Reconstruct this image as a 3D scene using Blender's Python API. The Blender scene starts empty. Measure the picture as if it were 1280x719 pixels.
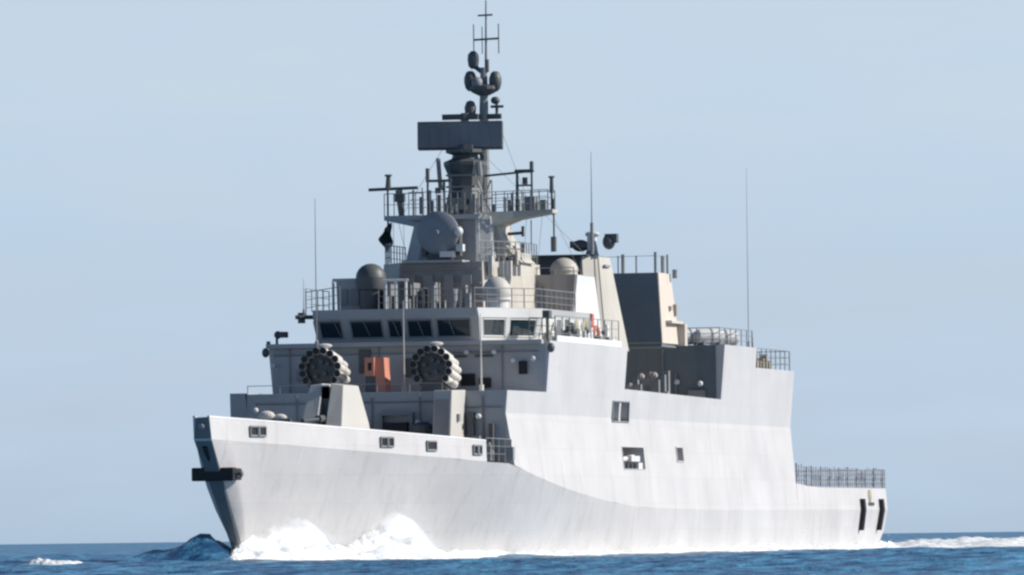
import bpy, bmesh, math, random
from mathutils import Vector, Matrix, noise
random.seed(7)
D = bpy.data
sc = bpy.context.scene
COL = sc.collection
# ------------------------------------------------------------------ camera
cd = D.cameras.new('camera'); cam = D.objects.new('camera', cd); COL.objects.link(cam); sc.camera = cam
cd.sensor_width = 36.0; cd.lens = 9960.0 / 1280.0 * 36.0
cd.clip_start = 1.0; cd.clip_end = 60000.0
CP = Vector((405.634, 83.710, 0.84))
FW = Vector((-0.97148141, -0.23502609, 0.0314102)); RT = Vector((-0.23550535, 0.97179275, -0.01249351)); UP = Vector((0.0275879, 0.01953448, 0.99942849))
M = Matrix((RT, UP, -FW)).transposed().to_4x4(); M.translation = CP
cam.matrix_world = M
# ------------------------------------------------------------------ sky, sun, exposure
SUN = Vector((-0.20, 0.83, 0.0)).normalized()
ELEV = math.radians(33)
SD = Vector((SUN.x * math.cos(ELEV), SUN.y * math.cos(ELEV), math.sin(ELEV)))
w = D.worlds.new('World'); sc.world = w; w.use_nodes = True
nt = w.node_tree; nt.nodes.clear()
wo = nt.nodes.new('ShaderNodeOutputWorld'); bg = nt.nodes.new('ShaderNodeBackground')
sky = nt.nodes.new('ShaderNodeTexSky'); sky.sky_type = 'NISHITA'; sky.sun_disc = False
sky.sun_elevation = ELEV; sky.sun_rotation = math.atan2(SUN.x, SUN.y)
sky.air_density = 1.0; sky.dust_density = 0.6; sky.ozone_density = 1.6
hs = nt.nodes.new('ShaderNodeHueSaturation'); hs.inputs['Saturation'].default_value = 1.0
# the low sky: a dull marine layer lying on the horizon under a paler band
geo = nt.nodes.new('ShaderNodeTexCoord'); sx = nt.nodes.new('ShaderNodeSeparateXYZ')
ramp = nt.nodes.new('ShaderNodeValToRGB'); mixs = nt.nodes.new('ShaderNodeMix'); mixs.data_type = 'RGBA'; mixs.blend_type = 'MULTIPLY'
mixs.inputs[0].default_value = 1.0
e = ramp.color_ramp.elements
SCL = 2.6
stops = [(0.0, (1.05, 1.42, 2.43)), (0.0174, (.955, 1.21, 2.03)), (0.033, (.95, 1.115, 1.72)), (0.066, (1.20, 1.19, 1.46)), (.12, (1.0, 1.05, 1.25)), (.35, (.42, .52, .66)), (1.0, (.34, .42, .55))]
e[0].position = 0.0; e[1].position = 1.0
for q_ in stops[1:-1]: e.new(q_[0])
for el, q_ in zip(e, stops): el.color = (q_[1][0] / SCL, q_[1][1] / SCL, q_[1][2] / SCL, 1)
vs_ = nt.nodes.new('ShaderNodeVectorMath'); vs_.operation = 'SCALE'; vs_.inputs['Scale'].default_value = SCL
nz = nt.nodes.new('ShaderNodeTexNoise'); nz.inputs['Scale'].default_value = 26.0; nz.inputs['Detail'].default_value = 6.0
mp = nt.nodes.new('ShaderNodeMapping'); mp.inputs['Scale'].default_value = (1, 1, 5)
ma = nt.nodes.new('ShaderNodeMath'); ma.operation = 'MULTIPLY_ADD'; ma.inputs[1].default_value = 0.02; ma.inputs[2].default_value = -0.010
ad = nt.nodes.new('ShaderNodeMath'); ad.operation = 'ADD'
L = nt.links.new
L(geo.outputs['Generated'], sx.inputs[0]); L(geo.outputs['Generated'], mp.inputs[0]); L(mp.outputs[0], nz.inputs['Vector'])
L(nz.outputs['Fac'], ma.inputs[0]); L(ma.outputs[0], ad.inputs[0]); L(sx.outputs['Z'], ad.inputs[1]); L(ad.outputs[0], ramp.inputs[0])
L(sky.outputs[0], hs.inputs['Color']); L(hs.outputs[0], mixs.inputs[6]); L(ramp.outputs[0], mixs.inputs[7])
L(mixs.outputs[2], vs_.inputs[0]); L(vs_.outputs[0], bg.inputs['Color']); L(bg.outputs[0], wo.inputs[0]); bg.inputs['Strength'].default_value = 0.10
sl = D.lights.new('sun', 'SUN'); sl.energy = 5.0; sl.angle = math.radians(0.5); sl.color = (1.0, 0.95, 0.88)
so = D.objects.new('sun', sl); COL.objects.link(so); so.rotation_euler = SD.to_track_quat('Z', 'Y').to_euler(); so.location = (60, 60, 80)
sc.view_settings.view_transform = 'Standard'; sc.view_settings.look = 'None'; sc.view_settings.gamma = 1.0
sc.view_settings.use_curve_mapping = False; sc.view_settings.exposure = 0.15
sc.render.engine = 'CYCLES'; sc.cycles.use_denoising = True
sc.cycles.filter_width = 2.5
sc.cycles.max_bounces = 8; sc.cycles.volume_bounces = 8
# ------------------------------------------------------------------ materials
def mat(name, col, rough=0.55, metal=0.0, var=0.0, streak=0.0, seams=0.0, dirt=(0.30, 0.24, 0.18), bump=0.0, spec=0.4):
    m = D.materials.new(name); m.use_nodes = True; n = m.node_tree; p = n.nodes['Principled BSDF']
    p.inputs['Base Color'].default_value = (*col, 1); p.inputs['Roughness'].default_value = rough; p.inputs['Metallic'].default_value = metal
    p.inputs['Specular IOR Level'].default_value = spec
    if var or streak or seams:
        tc = n.nodes.new('ShaderNodeTexCoord'); cur = None
        def mix(fac, a, b, mode='MIX'):
            x = n.nodes.new('ShaderNodeMix'); x.data_type = 'RGBA'; x.blend_type = mode
            n.links.new(fac, x.inputs[0])
            if hasattr(a, 'links'): n.links.new(a, x.inputs[6])
            else: x.inputs[6].default_value = (*a, 1)
            if hasattr(b, 'links'): n.links.new(b, x.inputs[7])
            else: x.inputs[7].default_value = (*b, 1)
            return x.outputs[2]
        nz = n.nodes.new('ShaderNodeTexNoise'); nz.inputs['Scale'].default_value = 0.35; nz.inputs['Detail'].default_value = 6
        n.links.new(tc.outputs['Object'], nz.inputs['Vector'])
        r = n.nodes.new('ShaderNodeMapRange'); r.inputs[1].default_value = 0.35; r.inputs[2].default_value = 0.7; n.links.new(nz.outputs['Fac'], r.inputs[0])
        cur = mix(r.outputs[0], col, tuple(c * (1 - var) for c in col))
        if streak:
            mp = n.nodes.new('ShaderNodeMapping'); mp.inputs['Scale'].default_value = (1.6, 1.6, 0.16); n.links.new(tc.outputs['Object'], mp.inputs[0])
            s = n.nodes.new('ShaderNodeTexNoise'); s.inputs['Scale'].default_value = 1.3; s.inputs['Detail'].default_value = 7; n.links.new(mp.outputs[0], s.inputs['Vector'])
            r2 = n.nodes.new('ShaderNodeMapRange'); r2.inputs[1].default_value = 0.55; r2.inputs[2].default_value = 0.8; r2.inputs[4].default_value = streak; n.links.new(s.outputs['Fac'], r2.inputs[0])
            cur = mix(r2.outputs[0], cur, dirt)
        if seams:
            mp = n.nodes.new('ShaderNodeMapping'); mp.inputs['Rotation'].default_value = (math.pi / 2, 0, 0); n.links.new(tc.outputs['Object'], mp.inputs[0])
            b = n.nodes.new('ShaderNodeTexBrick'); b.inputs['Scale'].default_value = 1.0; b.inputs['Brick Width'].default_value = 4.7; b.inputs['Row Height'].default_value = 1.15
            b.inputs['Mortar Size'].default_value = 0.02; b.inputs['Mortar Smooth'].default_value = 1.0
            n.links.new(mp.outputs[0], b.inputs['Vector'])
            b.inputs['Color1'].default_value = (0.0, 0, 0, 1); b.inputs['Color2'].default_value = (0.35, .35, .35, 1); b.inputs['Mortar'].default_value = (1, 1, 1, 1)
            mu = n.nodes.new('ShaderNodeMath'); mu.operation = 'MULTIPLY'; mu.inputs[1].default_value = seams; n.links.new(b.outputs['Color'], mu.inputs[0])
            cur = mix(mu.outputs[0], cur, tuple(c * 0.62 for c in col))
        n.links.new(cur, p.inputs['Base Color'])
        if bump:
            nb = n.nodes.new('ShaderNodeTexNoise'); nb.inputs['Scale'].default_value = 0.9; nb.inputs['Detail'].default_value = 4
            n.links.new(tc.outputs['Object'], nb.inputs['Vector'])
            bp = n.nodes.new('ShaderNodeBump'); bp.inputs['Strength'].default_value = bump; bp.inputs['Distance'].default_value = 0.08
            n.links.new(nb.outputs['Fac'], bp.inputs['Height']); n.links.new(bp.outputs[0], p.inputs['Normal'])
    return m
CASEP = mat('sunlit_casing_paint', (0.60, 0.53, 0.45), 0.6, var=0.14, streak=0.3, seams=0.12, bump=0.3, dirt=(.42, .25, .18))  # warm brightness of the sun put into the casing colour
HULL = mat('hull_paint', (0.565, 0.545, 0.535), 0.5, var=0.13, streak=0.34, seams=0.38, bump=0.5)
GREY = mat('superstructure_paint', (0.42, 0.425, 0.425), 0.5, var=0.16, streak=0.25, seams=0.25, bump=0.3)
BAND = mat('upper_side_paint', (0.54, 0.53, 0.525), 0.5, var=0.12, streak=0.22, seams=0.2, bump=0.2)
CREAM = mat('sun_cream_paint', (0.50, 0.47, 0.41), 0.6, var=0.18, streak=0.3, seams=0.15, bump=0.3)  # warm sun on the port sides put into the colour
WHITE = mat('white_paint', (0.68, 0.68, 0.66), 0.45, var=0.12, streak=0.2)
GUNP = mat('gun_shield_paint', (0.52, 0.50, 0.46), 0.6, var=0.12, streak=0.22)
RUSTY = mat('rust_stained_paint', (0.42, 0.38, 0.35), 0.7, var=0.3, streak=0.75, dirt=(0.20, 0.10, 0.06))
MID = mat('mid_grey_fitting', (0.25, 0.26, 0.265), 0.55, var=0.25, streak=0.3)
DARK = mat('dark_grey_metal', (0.10, 0.107, 0.11), 0.5, var=0.25, streak=0.2)
BLACK = mat('black_rubber_and_paint', (0.014, 0.015, 0.017), 0.6, var=0.3)
FUNNELP = mat('dark_funnel_paint', (0.06, 0.075, 0.085), 0.8, var=0.3, streak=0.3, dirt=(0.03, 0.03, 0.03))  # near-black grey with darker streaks for the funnel front and cap
SHADEGREY = mat('shaded_front_paint', (0.165, 0.19, 0.205), 0.7, var=0.25, streak=0.25, seams=0.2, dirt=(.05, .06, .06))  # shade of forward faces put into a darker grey
TOWERP = mat('weathered_shade_paint', (0.37, 0.34, 0.32), 0.7, var=0.35, streak=0.5, seams=0.3, dirt=(.16, .12, .10))  # weathering, plus the shade of the fronts in a darker tone
NETP = mat('pale_net_metal', (0.30, 0.29, 0.30), 0.6, var=0.2)
FACEP = mat('radar_face_grey', (0.23, 0.232, 0.24), 0.6, var=0.3, streak=0.3)
GREEN = mat('dull_green_canvas', (0.05, 0.08, 0.06), 0.9, var=0.3)
DECK = mat('deck_paint', (0.12, 0.14, 0.15), 0.8, var=0.2)
GLASS = mat('window_glass', (0.012, 0.03, 0.042), 0.08, spec=0.6)
ORANGE = mat('orange_paint', (0.60, 0.24, 0.16), 0.6, var=0.15, streak=0.2)
RED = mat('red_paint', (0.50, 0.13, 0.07), 0.5, var=0.15)
CANVAS = mat('pale_canvas', (0.62, 0.60, 0.56), 0.9, var=0.2)
TAN = mat('brass_crest', (0.40, 0.34, 0.24), 0.5, var=0.3)
CLOTH = mat('dark_flag_cloth', (0.02, 0.045, 0.05), 0.9, var=0.3)
RADOME = mat('radome_grey', (0.24, 0.25, 0.27), 0.5, var=0.1)
# ------------------------------------------------------------------ mesh helpers
def link(name, me, m, parent=None):
    o = D.objects.new(name, me); COL.objects.link(o)
    if m: me.materials.append(m)
    if parent: o.parent = parent
    return o
class MB:
    def __init__(s): s.bm = bmesh.new()
    def poly(s, lo, hi):                     # prism between two rings of points
        a = [s.bm.verts.new(p) for p in lo]; b = [s.bm.verts.new(p) for p in hi]; n = len(a)
        s.bm.faces.new(a[::-1]); s.bm.faces.new(b)
        for i in range(n): s.bm.faces.new((a[i], a[(i + 1) % n], b[(i + 1) % n], b[i]))
        return s
    def box(s, x0, x1, y0, y1, z0, z1, rot=None):
        v = [(x, y, z) for z in (z0, z1) for x, y in ((x0, y0), (x1, y0), (x1, y1), (x0, y1))]
        if rot:
            c = Vector(((x0 + x1) / 2, (y0 + y1) / 2, (z0 + z1) / 2)); R = Matrix.Rotation(rot[1], 3, rot[0])
            v = [c + R @ (Vector(p) - c) for p in v]
        return s.poly(v[:4], v[4:])
    def tube(s, p, q, r, r2=None, n=8):
        p, q = Vector(p), Vector(q); r2 = r if r2 is None else r2
        d = (q - p).normalized(); u = d.orthogonal().normalized(); w_ = d.cross(u)
        R = [(math.cos(2 * math.pi * i / n) * u + math.sin(2 * math.pi * i / n) * w_) for i in range(n)]
        return s.poly([p + k * r for k in R], [q + k * r2 for k in R])
    def path(s, pts, r, n=6):
        for a, b in zip(pts, pts[1:]): s.tube(a, b, r, n=n)
        return s
    def ball(s, c, r, sz=(1, 1, 1), seg=16, cut=None):
        g = bmesh.ops.create_uvsphere(s.bm, u_segments=seg, v_segments=seg // 2 + 2, radius=r)
        for v in g['verts']:
            if cut is not None and v.co.z < cut * r: v.co.z = cut * r
            v.co = Vector((v.co.x * sz[0], v.co.y * sz[1], v.co.z * sz[2])) + Vector(c)
        return s
    def lathe(s, c, prof, n=20, axis='Z'):
        rings = []
        for r, h in prof:
            ring = []
            for i in range(n):
                a = 2 * math.pi * i / n; p = Vector((r * math.cos(a), r * math.sin(a), h))
                if axis == 'X': p = Vector((h, r * math.cos(a), r * math.sin(a)))
                if axis == 'Y': p = Vector((r * math.sin(a), h, r * math.cos(a)))
                ring.append(s.bm.verts.new(p + Vector(c)))
            rings.append(ring)
        for a, b in zip(rings, rings[1:]):
            for i in range(n): s.bm.faces.new((a[i], a[(i + 1) % n], b[(i + 1) % n], b[i]))
        s.bm.faces.new(rings[0][::-1]); s.bm.faces.new(rings[-1]); return s
    def loft(s, secs):                       # closed rings, capped
        R = [[s.bm.verts.new(p) for p in sec] for sec in secs]; n = len(R[0])
        for a, b in zip(R, R[1:]):
            for i in range(n): s.bm.faces.new((a[i], a[(i + 1) % n], b[(i + 1) % n], b[i]))
        s.bm.faces.new(R[0][::-1]); s.bm.faces.new(R[-1]); return s
    def build(s, name, m, parent=None, bevel=0.0, smooth=False):
        bmesh.ops.remove_doubles(s.bm, verts=s.bm.verts, dist=1e-5)
        bmesh.ops.recalc_face_normals(s.bm, faces=s.bm.faces)
        if smooth:
            for f in s.bm.faces: f.smooth = True
            for ed in s.bm.edges:
                if len(ed.link_faces) == 2 and ed.calc_face_angle(0) > 0.6: ed.smooth = False
        me = D.meshes.new(name); s.bm.to_mesh(me); s.bm.free()
        o = link(name, me, m, parent)
        if bevel:
            b = o.modifiers.new('bevel', 'BEVEL'); b.width = bevel; b.segments = 2; b.limit_method = 'ANGLE'
        return o
def tag(o, label=None, cat=None, group=None, kind=None):
    if label: o['label'] = label
    if cat: o['category'] = cat
    if group: o['group'] = group
    if kind: o['kind'] = kind
    return o
def loose(mb):
    bm = mb.bm; seen = set(); out = []
    bm.verts.index_update()
    for v in bm.verts:
        if v in seen: continue
        st = [v]; seen.add(v); isl = []
        while st:
            a_ = st.pop(); isl.append(a_)
            for ed in a_.link_edges:
                b_ = ed.other_vert(a_)
                if b_ not in seen: seen.add(b_); st.append(b_)
        m2 = MB(); mp_ = {q: m2.bm.verts.new(q.co) for q in isl}
        fs_ = {f for q in isl for f in q.link_faces}
        for f in fs_: m2.bm.faces.new([mp_[q] for q in f.verts])
        out.append(m2)
    bm.free(); return out
def empty(name, loc=(0, 0, 0)):
    o = D.objects.new(name, None); COL.objects.link(o); o.location = loc; return o
def copy_tree(o, parent=None):
    c = o.copy(); COL.objects.link(c)
    if parent: c.parent = parent
    for ch in [k for k in D.objects if k.parent == o]: copy_tree(ch, c)
    return c
def lerp(x, T):
    if x <= T[0][0]: return T[0][1]
    for (a, b), (c, d) in zip(T, T[1:]):
        if x <= c: return b + (d - b) * (x - a) / (c - a)
    return T[-1][1]
def srange(a, b, st):
    n = max(1, int(round((b - a) / st))); return [a + (b - a) * i / n for i in range(n + 1)]
# ------------------------------------------------------------------ the ship's lines (x forward, y to port, z up; water at 0)
YK = [(1.6, 5.80), (15, 6.1), (45, 6.30), (60, 6.35), (75, 6.35), (80, 6.22), (85, 5.85), (90, 5.0), (95, 3.9), (100, 2.80), (105, 1.72), (107.5, 1.08), (109.4, .58), (110.5, .36)]
ZK = [(1.6, 2.05), (45, 2.01), (62, 2.11), (68, 2.35), (74.7, 2.75), (80.1, 3.27), (84.4, 3.92), (87, 3.98), (99.8, 4.41), (110.5, 4.77)]
ZB = [(87.1, 4.84), (99.8, 5.27), (110.4, 5.63)]
def yw(x):   # waterline half breadth
    return lerp(x, [(2, 5.35), (10, 5.7), (30, 6.05), (60, 6.05), (72, 5.75), (80, 5.0), (86, 4.0), (92, 2.75), (98, 1.45), (102, .62), (104.9, 0.02), (110, 0.02)])
K2Z = 6.03
def yk(x): return lerp(x, YK)
def zk(x): return lerp(x, ZK)
def y2(x): return yk(x) - 0.36
def yu(x, z): return y2(x) + (z - K2Z) * 0.085
def stem_x(z):  # stem profile
    return 104.9 + (110.5 - 104.9) * max(0, z) / 4.77 if z >= 0 else 104.9
ship = empty('warship', (56, 0, 0))
tag(ship, 'pale grey naval corvette under way with dark shaded bridge front and tall mast', 'warship')
# everything below is modelled in ship coordinates and parented with the inverse of the ship's place
def P(o, parent=None):
    o.parent = parent or ship
    if parent is None: o.matrix_parent_inverse = Matrix.Translation(-ship.location)
    return o
def part(mb, name, m, parent=None, **k):
    return P(mb.build(name, m, None, **k), parent)
def parts(mb, name, m, parent=None, **k):   # every loose piece a part of its own
    return [part(q, name, m, parent, **k) for q in loose(mb)]
# hull
NS = 7
def hsec(x):
    zkx = zk(x); pts = []
    k = yk(x)
    xs = x
    prof = []
    for i in range(NS + 1):
        t = i / NS; z = -1.6 + (zkx + 1.6) * t
        if z <= 0: y = yw(x) * (0.80 + 0.20 * (z + 1.6) / 1.6)
        else:
            q = z / zkx; y = yw(x) + (k - yw(x)) * (q ** 0.9)
        prof.append((y, z))
    return prof
mb = MB(); secs = []
for x in srange(1.9, 104.5, 2.2):
    pr = hsec(x)
    zz = [(x, y, z) for y, z in pr]
    if x < 2.0: zz = [(1.9 + (0.5 if z < 1.0 else 0), y, z) for y, z in pr]
    secs.append(zz + [(p[0], -p[1], p[2]) for p in zz[::-1]])
for k in range(1, 9):                       # raked bow sections run up to the stem
    t = k / 8.0
    sec = []
    base = hsec(104.5)
    for j in range(NS + 1):
        z = -1.6 + (zk(104.5 + 6.0 * t) + 1.6) * j / NS
        xs = 104.5 + (stem_x(z) - 104.5) * t
        zkx = zk(xs); q = max(0, min(1, z / zkx))
        yend = 0.13 + 0.23 * max(0, z) / 4.77
        top = yk(xs) if t < 1 else 0.36
        low = yw(xs)
        y = low + (max(top, yend) - low) * q ** (0.9 + 0.2 * t) if z > 0 else max(0.1 * (1), yw(104.5) * (1 - t))
        if t == 1: y = yend
        sec.append((xs, max(y, yend), z))
    secs.append(sec + [(p[0], -p[1], p[2]) for p in sec[::-1]])
mb.loft(secs)
hull = part(mb, 'hull', HULL, smooth=True)
# bulwark round the foredeck (thin plate)
mb = MB(); outer = []
xsb = [87.1] + srange(88, 108, 1.0) + [109.0, 109.8, 110.5]
def ring(x):
    k = yk(x); tz = lerp(x, ZB); bz = zk(x) + 0.004
    xt = x + (0.20 if x > 109 else 0.0)
    return x, k, bz, xt, k - 0.03, tz
for sgn in (1, -1):
    R = []
    for x in xsb:
        _, k, bz, xt, kt, tz = ring(x); th = 0.09
        R.append([(x, sgn * k, bz), (xt, sgn * kt, tz), (xt, sgn * (kt - th), tz), (x, sgn * (k - th), bz)])
    mb.loft(R)
v0 = [(110.51, -.36, 4.74), (110.51, .36, 4.74), (110.40, .36, 4.74), (110.40, -.36, 4.74)]
v1 = [(110.71, -.22, 5.62), (110.71, .33, 5.64), (110.60, .33, 5.64), (110.60, -.22, 5.62)]
mb.poly(v0, v1)
bul = part(mb, 'bulwark', HULL)
part(MB().poly([(110.515, -.34, 4.80), (110.515, .33, 4.80), (110.53, .33, 4.80), (110.53, -.34, 4.80)], [(110.715, -.22, 5.60), (110.715, .31, 5.60), (110.73, .31, 5.60), (110.73, -.22, 5.60)]), 'stem_head_shade_skin', SHADEGREY, bul)  # stem head darkened: shade painted on as a skin
mb = MB()                                    # rail cap on top of the bulwark
for sgn in (1, -1):
    mb.path([(x + (0.2 if x > 109 else 0), sgn * (yk(x) - 0.075), lerp(x, ZB) + 0.01) for x in xsb], 0.06)
part(mb, 'bulwark_cap', WHITE, bul)
# fairleads on the bulwark: black panels paint the throats' shade, framed by rounded lips
for u, (x, hw) in enumerate(((107.0, .60), (96.3, .55), (92.4, .42), (88.1, .42))):
    k = yk(x); k2 = yk(x + .5); ang = math.atan2(yk(x - .5) - k2, 1.0)
    zc = (zk(x) + lerp(x, ZB)) / 2 + 0.02
    for sgn in (1, -1):
        mb = MB(); f = MB()
        def pt(s_, dz, off): 
            return (x + s_ * math.cos(ang), sgn * (k - s_ * math.sin(ang) + off), zc + dz)
        for off0, bb in ((0.012, mb),):
            bb.poly([pt(-hw, -.17, -.05), pt(hw, -.17, -.05), pt(hw, .17, -.05), pt(-hw, .17, -.05)], [pt(-hw, -.17, off0), pt(hw, -.17, off0), pt(hw, .17, off0), pt(-hw, .17, off0)])
        fl = part(mb, 'fairlead', BLACK, bul)
        fm = MB().path([pt(-hw, -.18, .03), pt(hw, -.18, .03), pt(hw, .18, .03), pt(-hw, .18, .03), pt(-hw, -.18, .03)], 0.045)
        if u != 2: fm.tube(pt(0, -.18, .03), pt(0, .18, .03), .09)
        part(fm, 'fairlead_frame', MID, bul)
# ---------------- side plating / superstructure solids
def band(x0, x1, f0, f1, st=3.0):           # solid between two (y,z) functions of x
    secs = []
    for x in srange(x0, x1, st):
        (ya, za), (yb, zb) = f0(x), f1(x)
        secs.append([(x, ya, za), (x, yb, zb), (x, -yb, zb), (x, -ya, za)])
    return secs
low = MB().loft(band(26.6, 84.0, lambda x: (yk(x) - .002, zk(x)), lambda x: (y2(x), K2Z)))
# aft face slopes forward a little
lowo = part(low, 'main_side_plating', HULL)
up = MB()
up.loft(band(43.5, 84.0, lambda x: (y2(x), K2Z), lambda x: (yu(x, 6.98), 6.98)))
upo = part(up, 'upper_side_plating', BAND)
up = MB()
for sgn in (1, -1):                          # parapet plates beside the boat bay
    R = []
    for x in srange(43.5, 64.0, 4):
        t = 7.15 + (x - 43.5) / 20.5 * 0.17
        R.append([(x, sgn * yu(x, 6.981), 6.981), (x, sgn * yu(x, t), t), (x, sgn * (yu(x, t) - .12), t), (x, sgn * (yu(x, 6.981) - .12), 6.981)])
    up.loft(R)
up.loft(band(64.0, 78.4, lambda x: (yu(x, 6.981), 6.981), lambda x: (yu(x, 9.15), 9.15)))
part(up, 'bridge_block', BAND)
part(MB().poly([(80.5, -6.30, 4.1), (84.0, -6.26, 4.1), (84.0, -5.6, 4.1), (80.5, -5.6, 4.1)], [(80.5, -6.38, 7.03), (84.0, -6.32, 7.03), (84.0, -5.55, 7.03), (80.5, -5.55, 7.03)]), 'starboard_wing', GREY)
hg = MB()
hg.loft(band(36.0, 43.5, lambda x: (y2(x), K2Z), lambda x: (yu(x, 9.70), 9.70)))
hg.loft(band(26.6, 36.0, lambda x: (y2(x), K2Z), lambda x: (yu(x, 8.76), 8.76)))
hgo = part(hg, 'hangar', BAND)
fd = part(MB().loft(band(1.9, 26.6, lambda x: (yk(x), zk(x) + .001), lambda x: (yk(x) - .10, 3.14 + max(0, (x - 22.5) / 4.1) * .18))), 'flight_deck', HULL)
# dark front skins: shade of the transverse fronts put into their paint
part(MB().box(84.003, 84.02, -5.58, 5.55, 4.0, 6.96), 'lower_front_shade', GREY)
part(MB().box(78.403, 78.43, -5.95, 5.92, 6.99, 9.13), 'upper_front_shade', GREY)
part(MB().box(43.503, 43.53, -5.8, 5.8, 6.41, 9.68), 'hangar_front_shade', SHADEGREY)
# recesses in the port and starboard side
def cut(target, boxes):
    cm = MB()
    for b in boxes: cm.box(*b)
    c = cm.build('cutter', None)
    md = target.modifiers.new('cut', 'BOOLEAN'); md.operation = 'DIFFERENCE'; md.solver = 'EXACT'; md.object = c
    bpy.context.view_layer.update()
    dg = bpy.context.evaluated_depsgraph_get()
    me = D.meshes.new_from_object(target.evaluated_get(dg)); target.modifiers.clear(); target.data = me
    D.objects.remove(c)
cut(lowo, [(60.5, 64.8, 5.0, 7.2, 3.80, 4.78), (60.5, 64.8, -7.2, -5.0, 3.80, 4.78), (52.3, 53.7, 5.6, 7.2, 4.2, 4.85),
           (63.0, 64.5, 5.2, 7.2, 5.87, 6.029), (64.8, 66.2, 5.2, 7.2, 5.87, 6.029)])
cut(upo, [(63.0, 64.5, 5.2, 7.2, 6.031, 6.76), (64.8, 66.2, 5.2, 7.2, 6.031, 6.76)])
# frames round the openings
def sframe(x0, x1, z0, z1, sgn=1, r=.05, mid=None):
    def Y(x, z):
        return (yk(x) + (y2(x) - yk(x)) * (z - zk(x)) / (K2Z - zk(x)) if z < K2Z else yu(x, z)) + .01
    q = [(x0, z0), (x1, z0), (x1, z1), (x0, z1), (x0, z0)]
    m_ = MB().path([(x, sgn * Y(x, z), z) for x, z in q], r)
    return m_
part(sframe(60.5, 64.8, 3.80, 4.78, r=.02), 'opening_frame', HULL)
part(sframe(52.3, 53.7, 4.2, 4.85, r=.04), 'opening_frame', HULL)
part(sframe(63.0, 66.2, 5.87, 6.76, r=.04), 'opening_frame', MID)
mb = MB()                                    # mooring gear and a fender in the recess
mb.tube((61.2, 5.8, 4.36), (64.6, 5.8, 4.16), .11); mb.box(60.9, 62.6, 5.75, 6.05, 4.15, 4.40); mb.box(60.6, 61.4, 5.6, 6.1, 3.82, 4.1)
part(mb, 'mooring_fender', WHITE)
mb = MB()
for x in (61.6, 62.4, 63.2, 64.0): mb.tube((x, 5.98, 3.8), (x, 5.98, 4.05), .10)
parts(mb, 'bollard', DARK)
# black fender strakes, crest and plate on the port quarter
for xc in (9.8, 4.2):
    hw = .20
    R = []
    for z in (1.0, 1.3, 1.6, 1.85, 2.05, 2.3, 2.6):
        y = yk(xc) - .1 * (z - 2.05) / 1.1 if z > 2.05 else yw(xc) + (yk(xc) - yw(xc)) * (max(z, 0) / 2.05) ** .9
        R.append([(xc - hw, y - .02, z), (xc - hw, y + .23, z), (xc + hw, y + .23, z), (xc + hw, y - .02, z)])
    part(MB().loft(R), 'fender_strake', BLACK, bevel=.03)
part(MB().lathe((7.1, yk(7.1) - .10, 2.72), [(.30, 0), (.36, .05), (.33, .10), (.12, .14)], axis='Y'), 'crest', TAN)
mb = MB()
for i, wd in enumerate((.16, .22, .12, .2, .15)): mb.box(6.2 + i * .32, 6.2 + i * .32 + wd, yk(7) - .06, yk(7) + .03, 2.26, 2.42)
parts(mb, 'name_lettering', DARK)
mb = MB()
a_ = [(stem_x(z) + .004, (0.13 + .23 * z / 4.77) * sg, z) for z, sg in ((-.4, -1), (-.4, 1))] ; b_ = [(stem_x(z) + .004, (0.13 + .23 * z / 4.77) * sg, z) for z, sg in ((4.7, 1), (4.7, -1))]
fr = a_ + b_
mb.poly(fr, [(x + .03, y * .97, z) for x, y, z in fr])
part(mb, 'stem_shade_skin', SHADEGREY)  # shade of the stem face put into a dark skin
# ---------------- anchor on the stem
mb = MB()
zc = 3.43; xs_ = stem_x(zc)
mb.box(xs_ - .25, xs_ + .28, -.85, .84, zc - .25, zc + .27)
mb.box(xs_ - .9, xs_ - .1, .50, .86, zc - .22, zc + .24); mb.box(xs_ - .9, xs_ - .1, -.95, -.55, zc - .22, zc + .24)
anc = part(mb, 'anchor', BLACK, bevel=.05)
part(MB().tube((xs_ - .1, .8, zc + .02), (xs_ - .15, 1.10, zc + .02), .06).lathe((xs_ - .13, .98, zc + .02), [(.05, 0), (.13, .04), (.13, .1), (.05, .14)], axis='Y'), 'anchor_shackle', DARK, anc)
part(MB().tube((xs_ + .1, 0, zc + .2), (stem_x(4.5) + .08, 0, 4.5), .10), 'anchor_shank', BLACK, anc)
# bull ring and starboard lip at the stem head
part(MB().lathe((110.62, 0.0, 5.28), [(.07, 0), (.13, .04), (.13, .14), (.07, .18)], axis='X'), 'bull_ring', MID)
# dark anchor-bed plating over the starboard flare
# ---------------- fittings helpers
def rail(pts, h=1.0, step=1.3, wires=3, r=.025, rw=.014, m=None, name='railing', parent=None, netting=False):
    mb = MB()
    for a, b in zip(pts, pts[1:]):
        a, b = Vector(a), Vector(b); n = max(1, int(round((b - a).length / step)))
        for i in range(n + 1):
            p = a + (b - a) * i / n; mb.tube(p, p + Vector((0, 0, h)), r, n=5)
        for k in range(1, wires + 1):
            z = Vector((0, 0, h * k / wires)); mb.tube(a + z, b + z, rw if k < wires else r * .8, n=5)
    return part(mb, name, m or MID, parent)
def whip(x, y, z0, z1, r=.035, m=None, base=.3, name='whip_antenna'):
    mb = MB().tube((x, y, z0), (x, y, z0 + base), r * 2.6, n=8).tube((x, y, z0 + base), (x, y, z1), r, r * .35, n=6)
    return part(mb, name, m or MID)
def door(x, y, z, parent=None):             # watertight door on a forward-facing wall
    o = part(MB().box(x, x + .07, y - .38, y + .38, z, z + 1.75), 'door', MID, parent, bevel=.02)
    part(MB().tube((x + .1, y + .22, z + .9), (x + .1, y + .08, z + .9), .03).tube((x + .02, y - .38, z + .3), (x + .09, y - .38, z + .5), .03), 'door_handle', DARK, parent)
    return o
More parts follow.
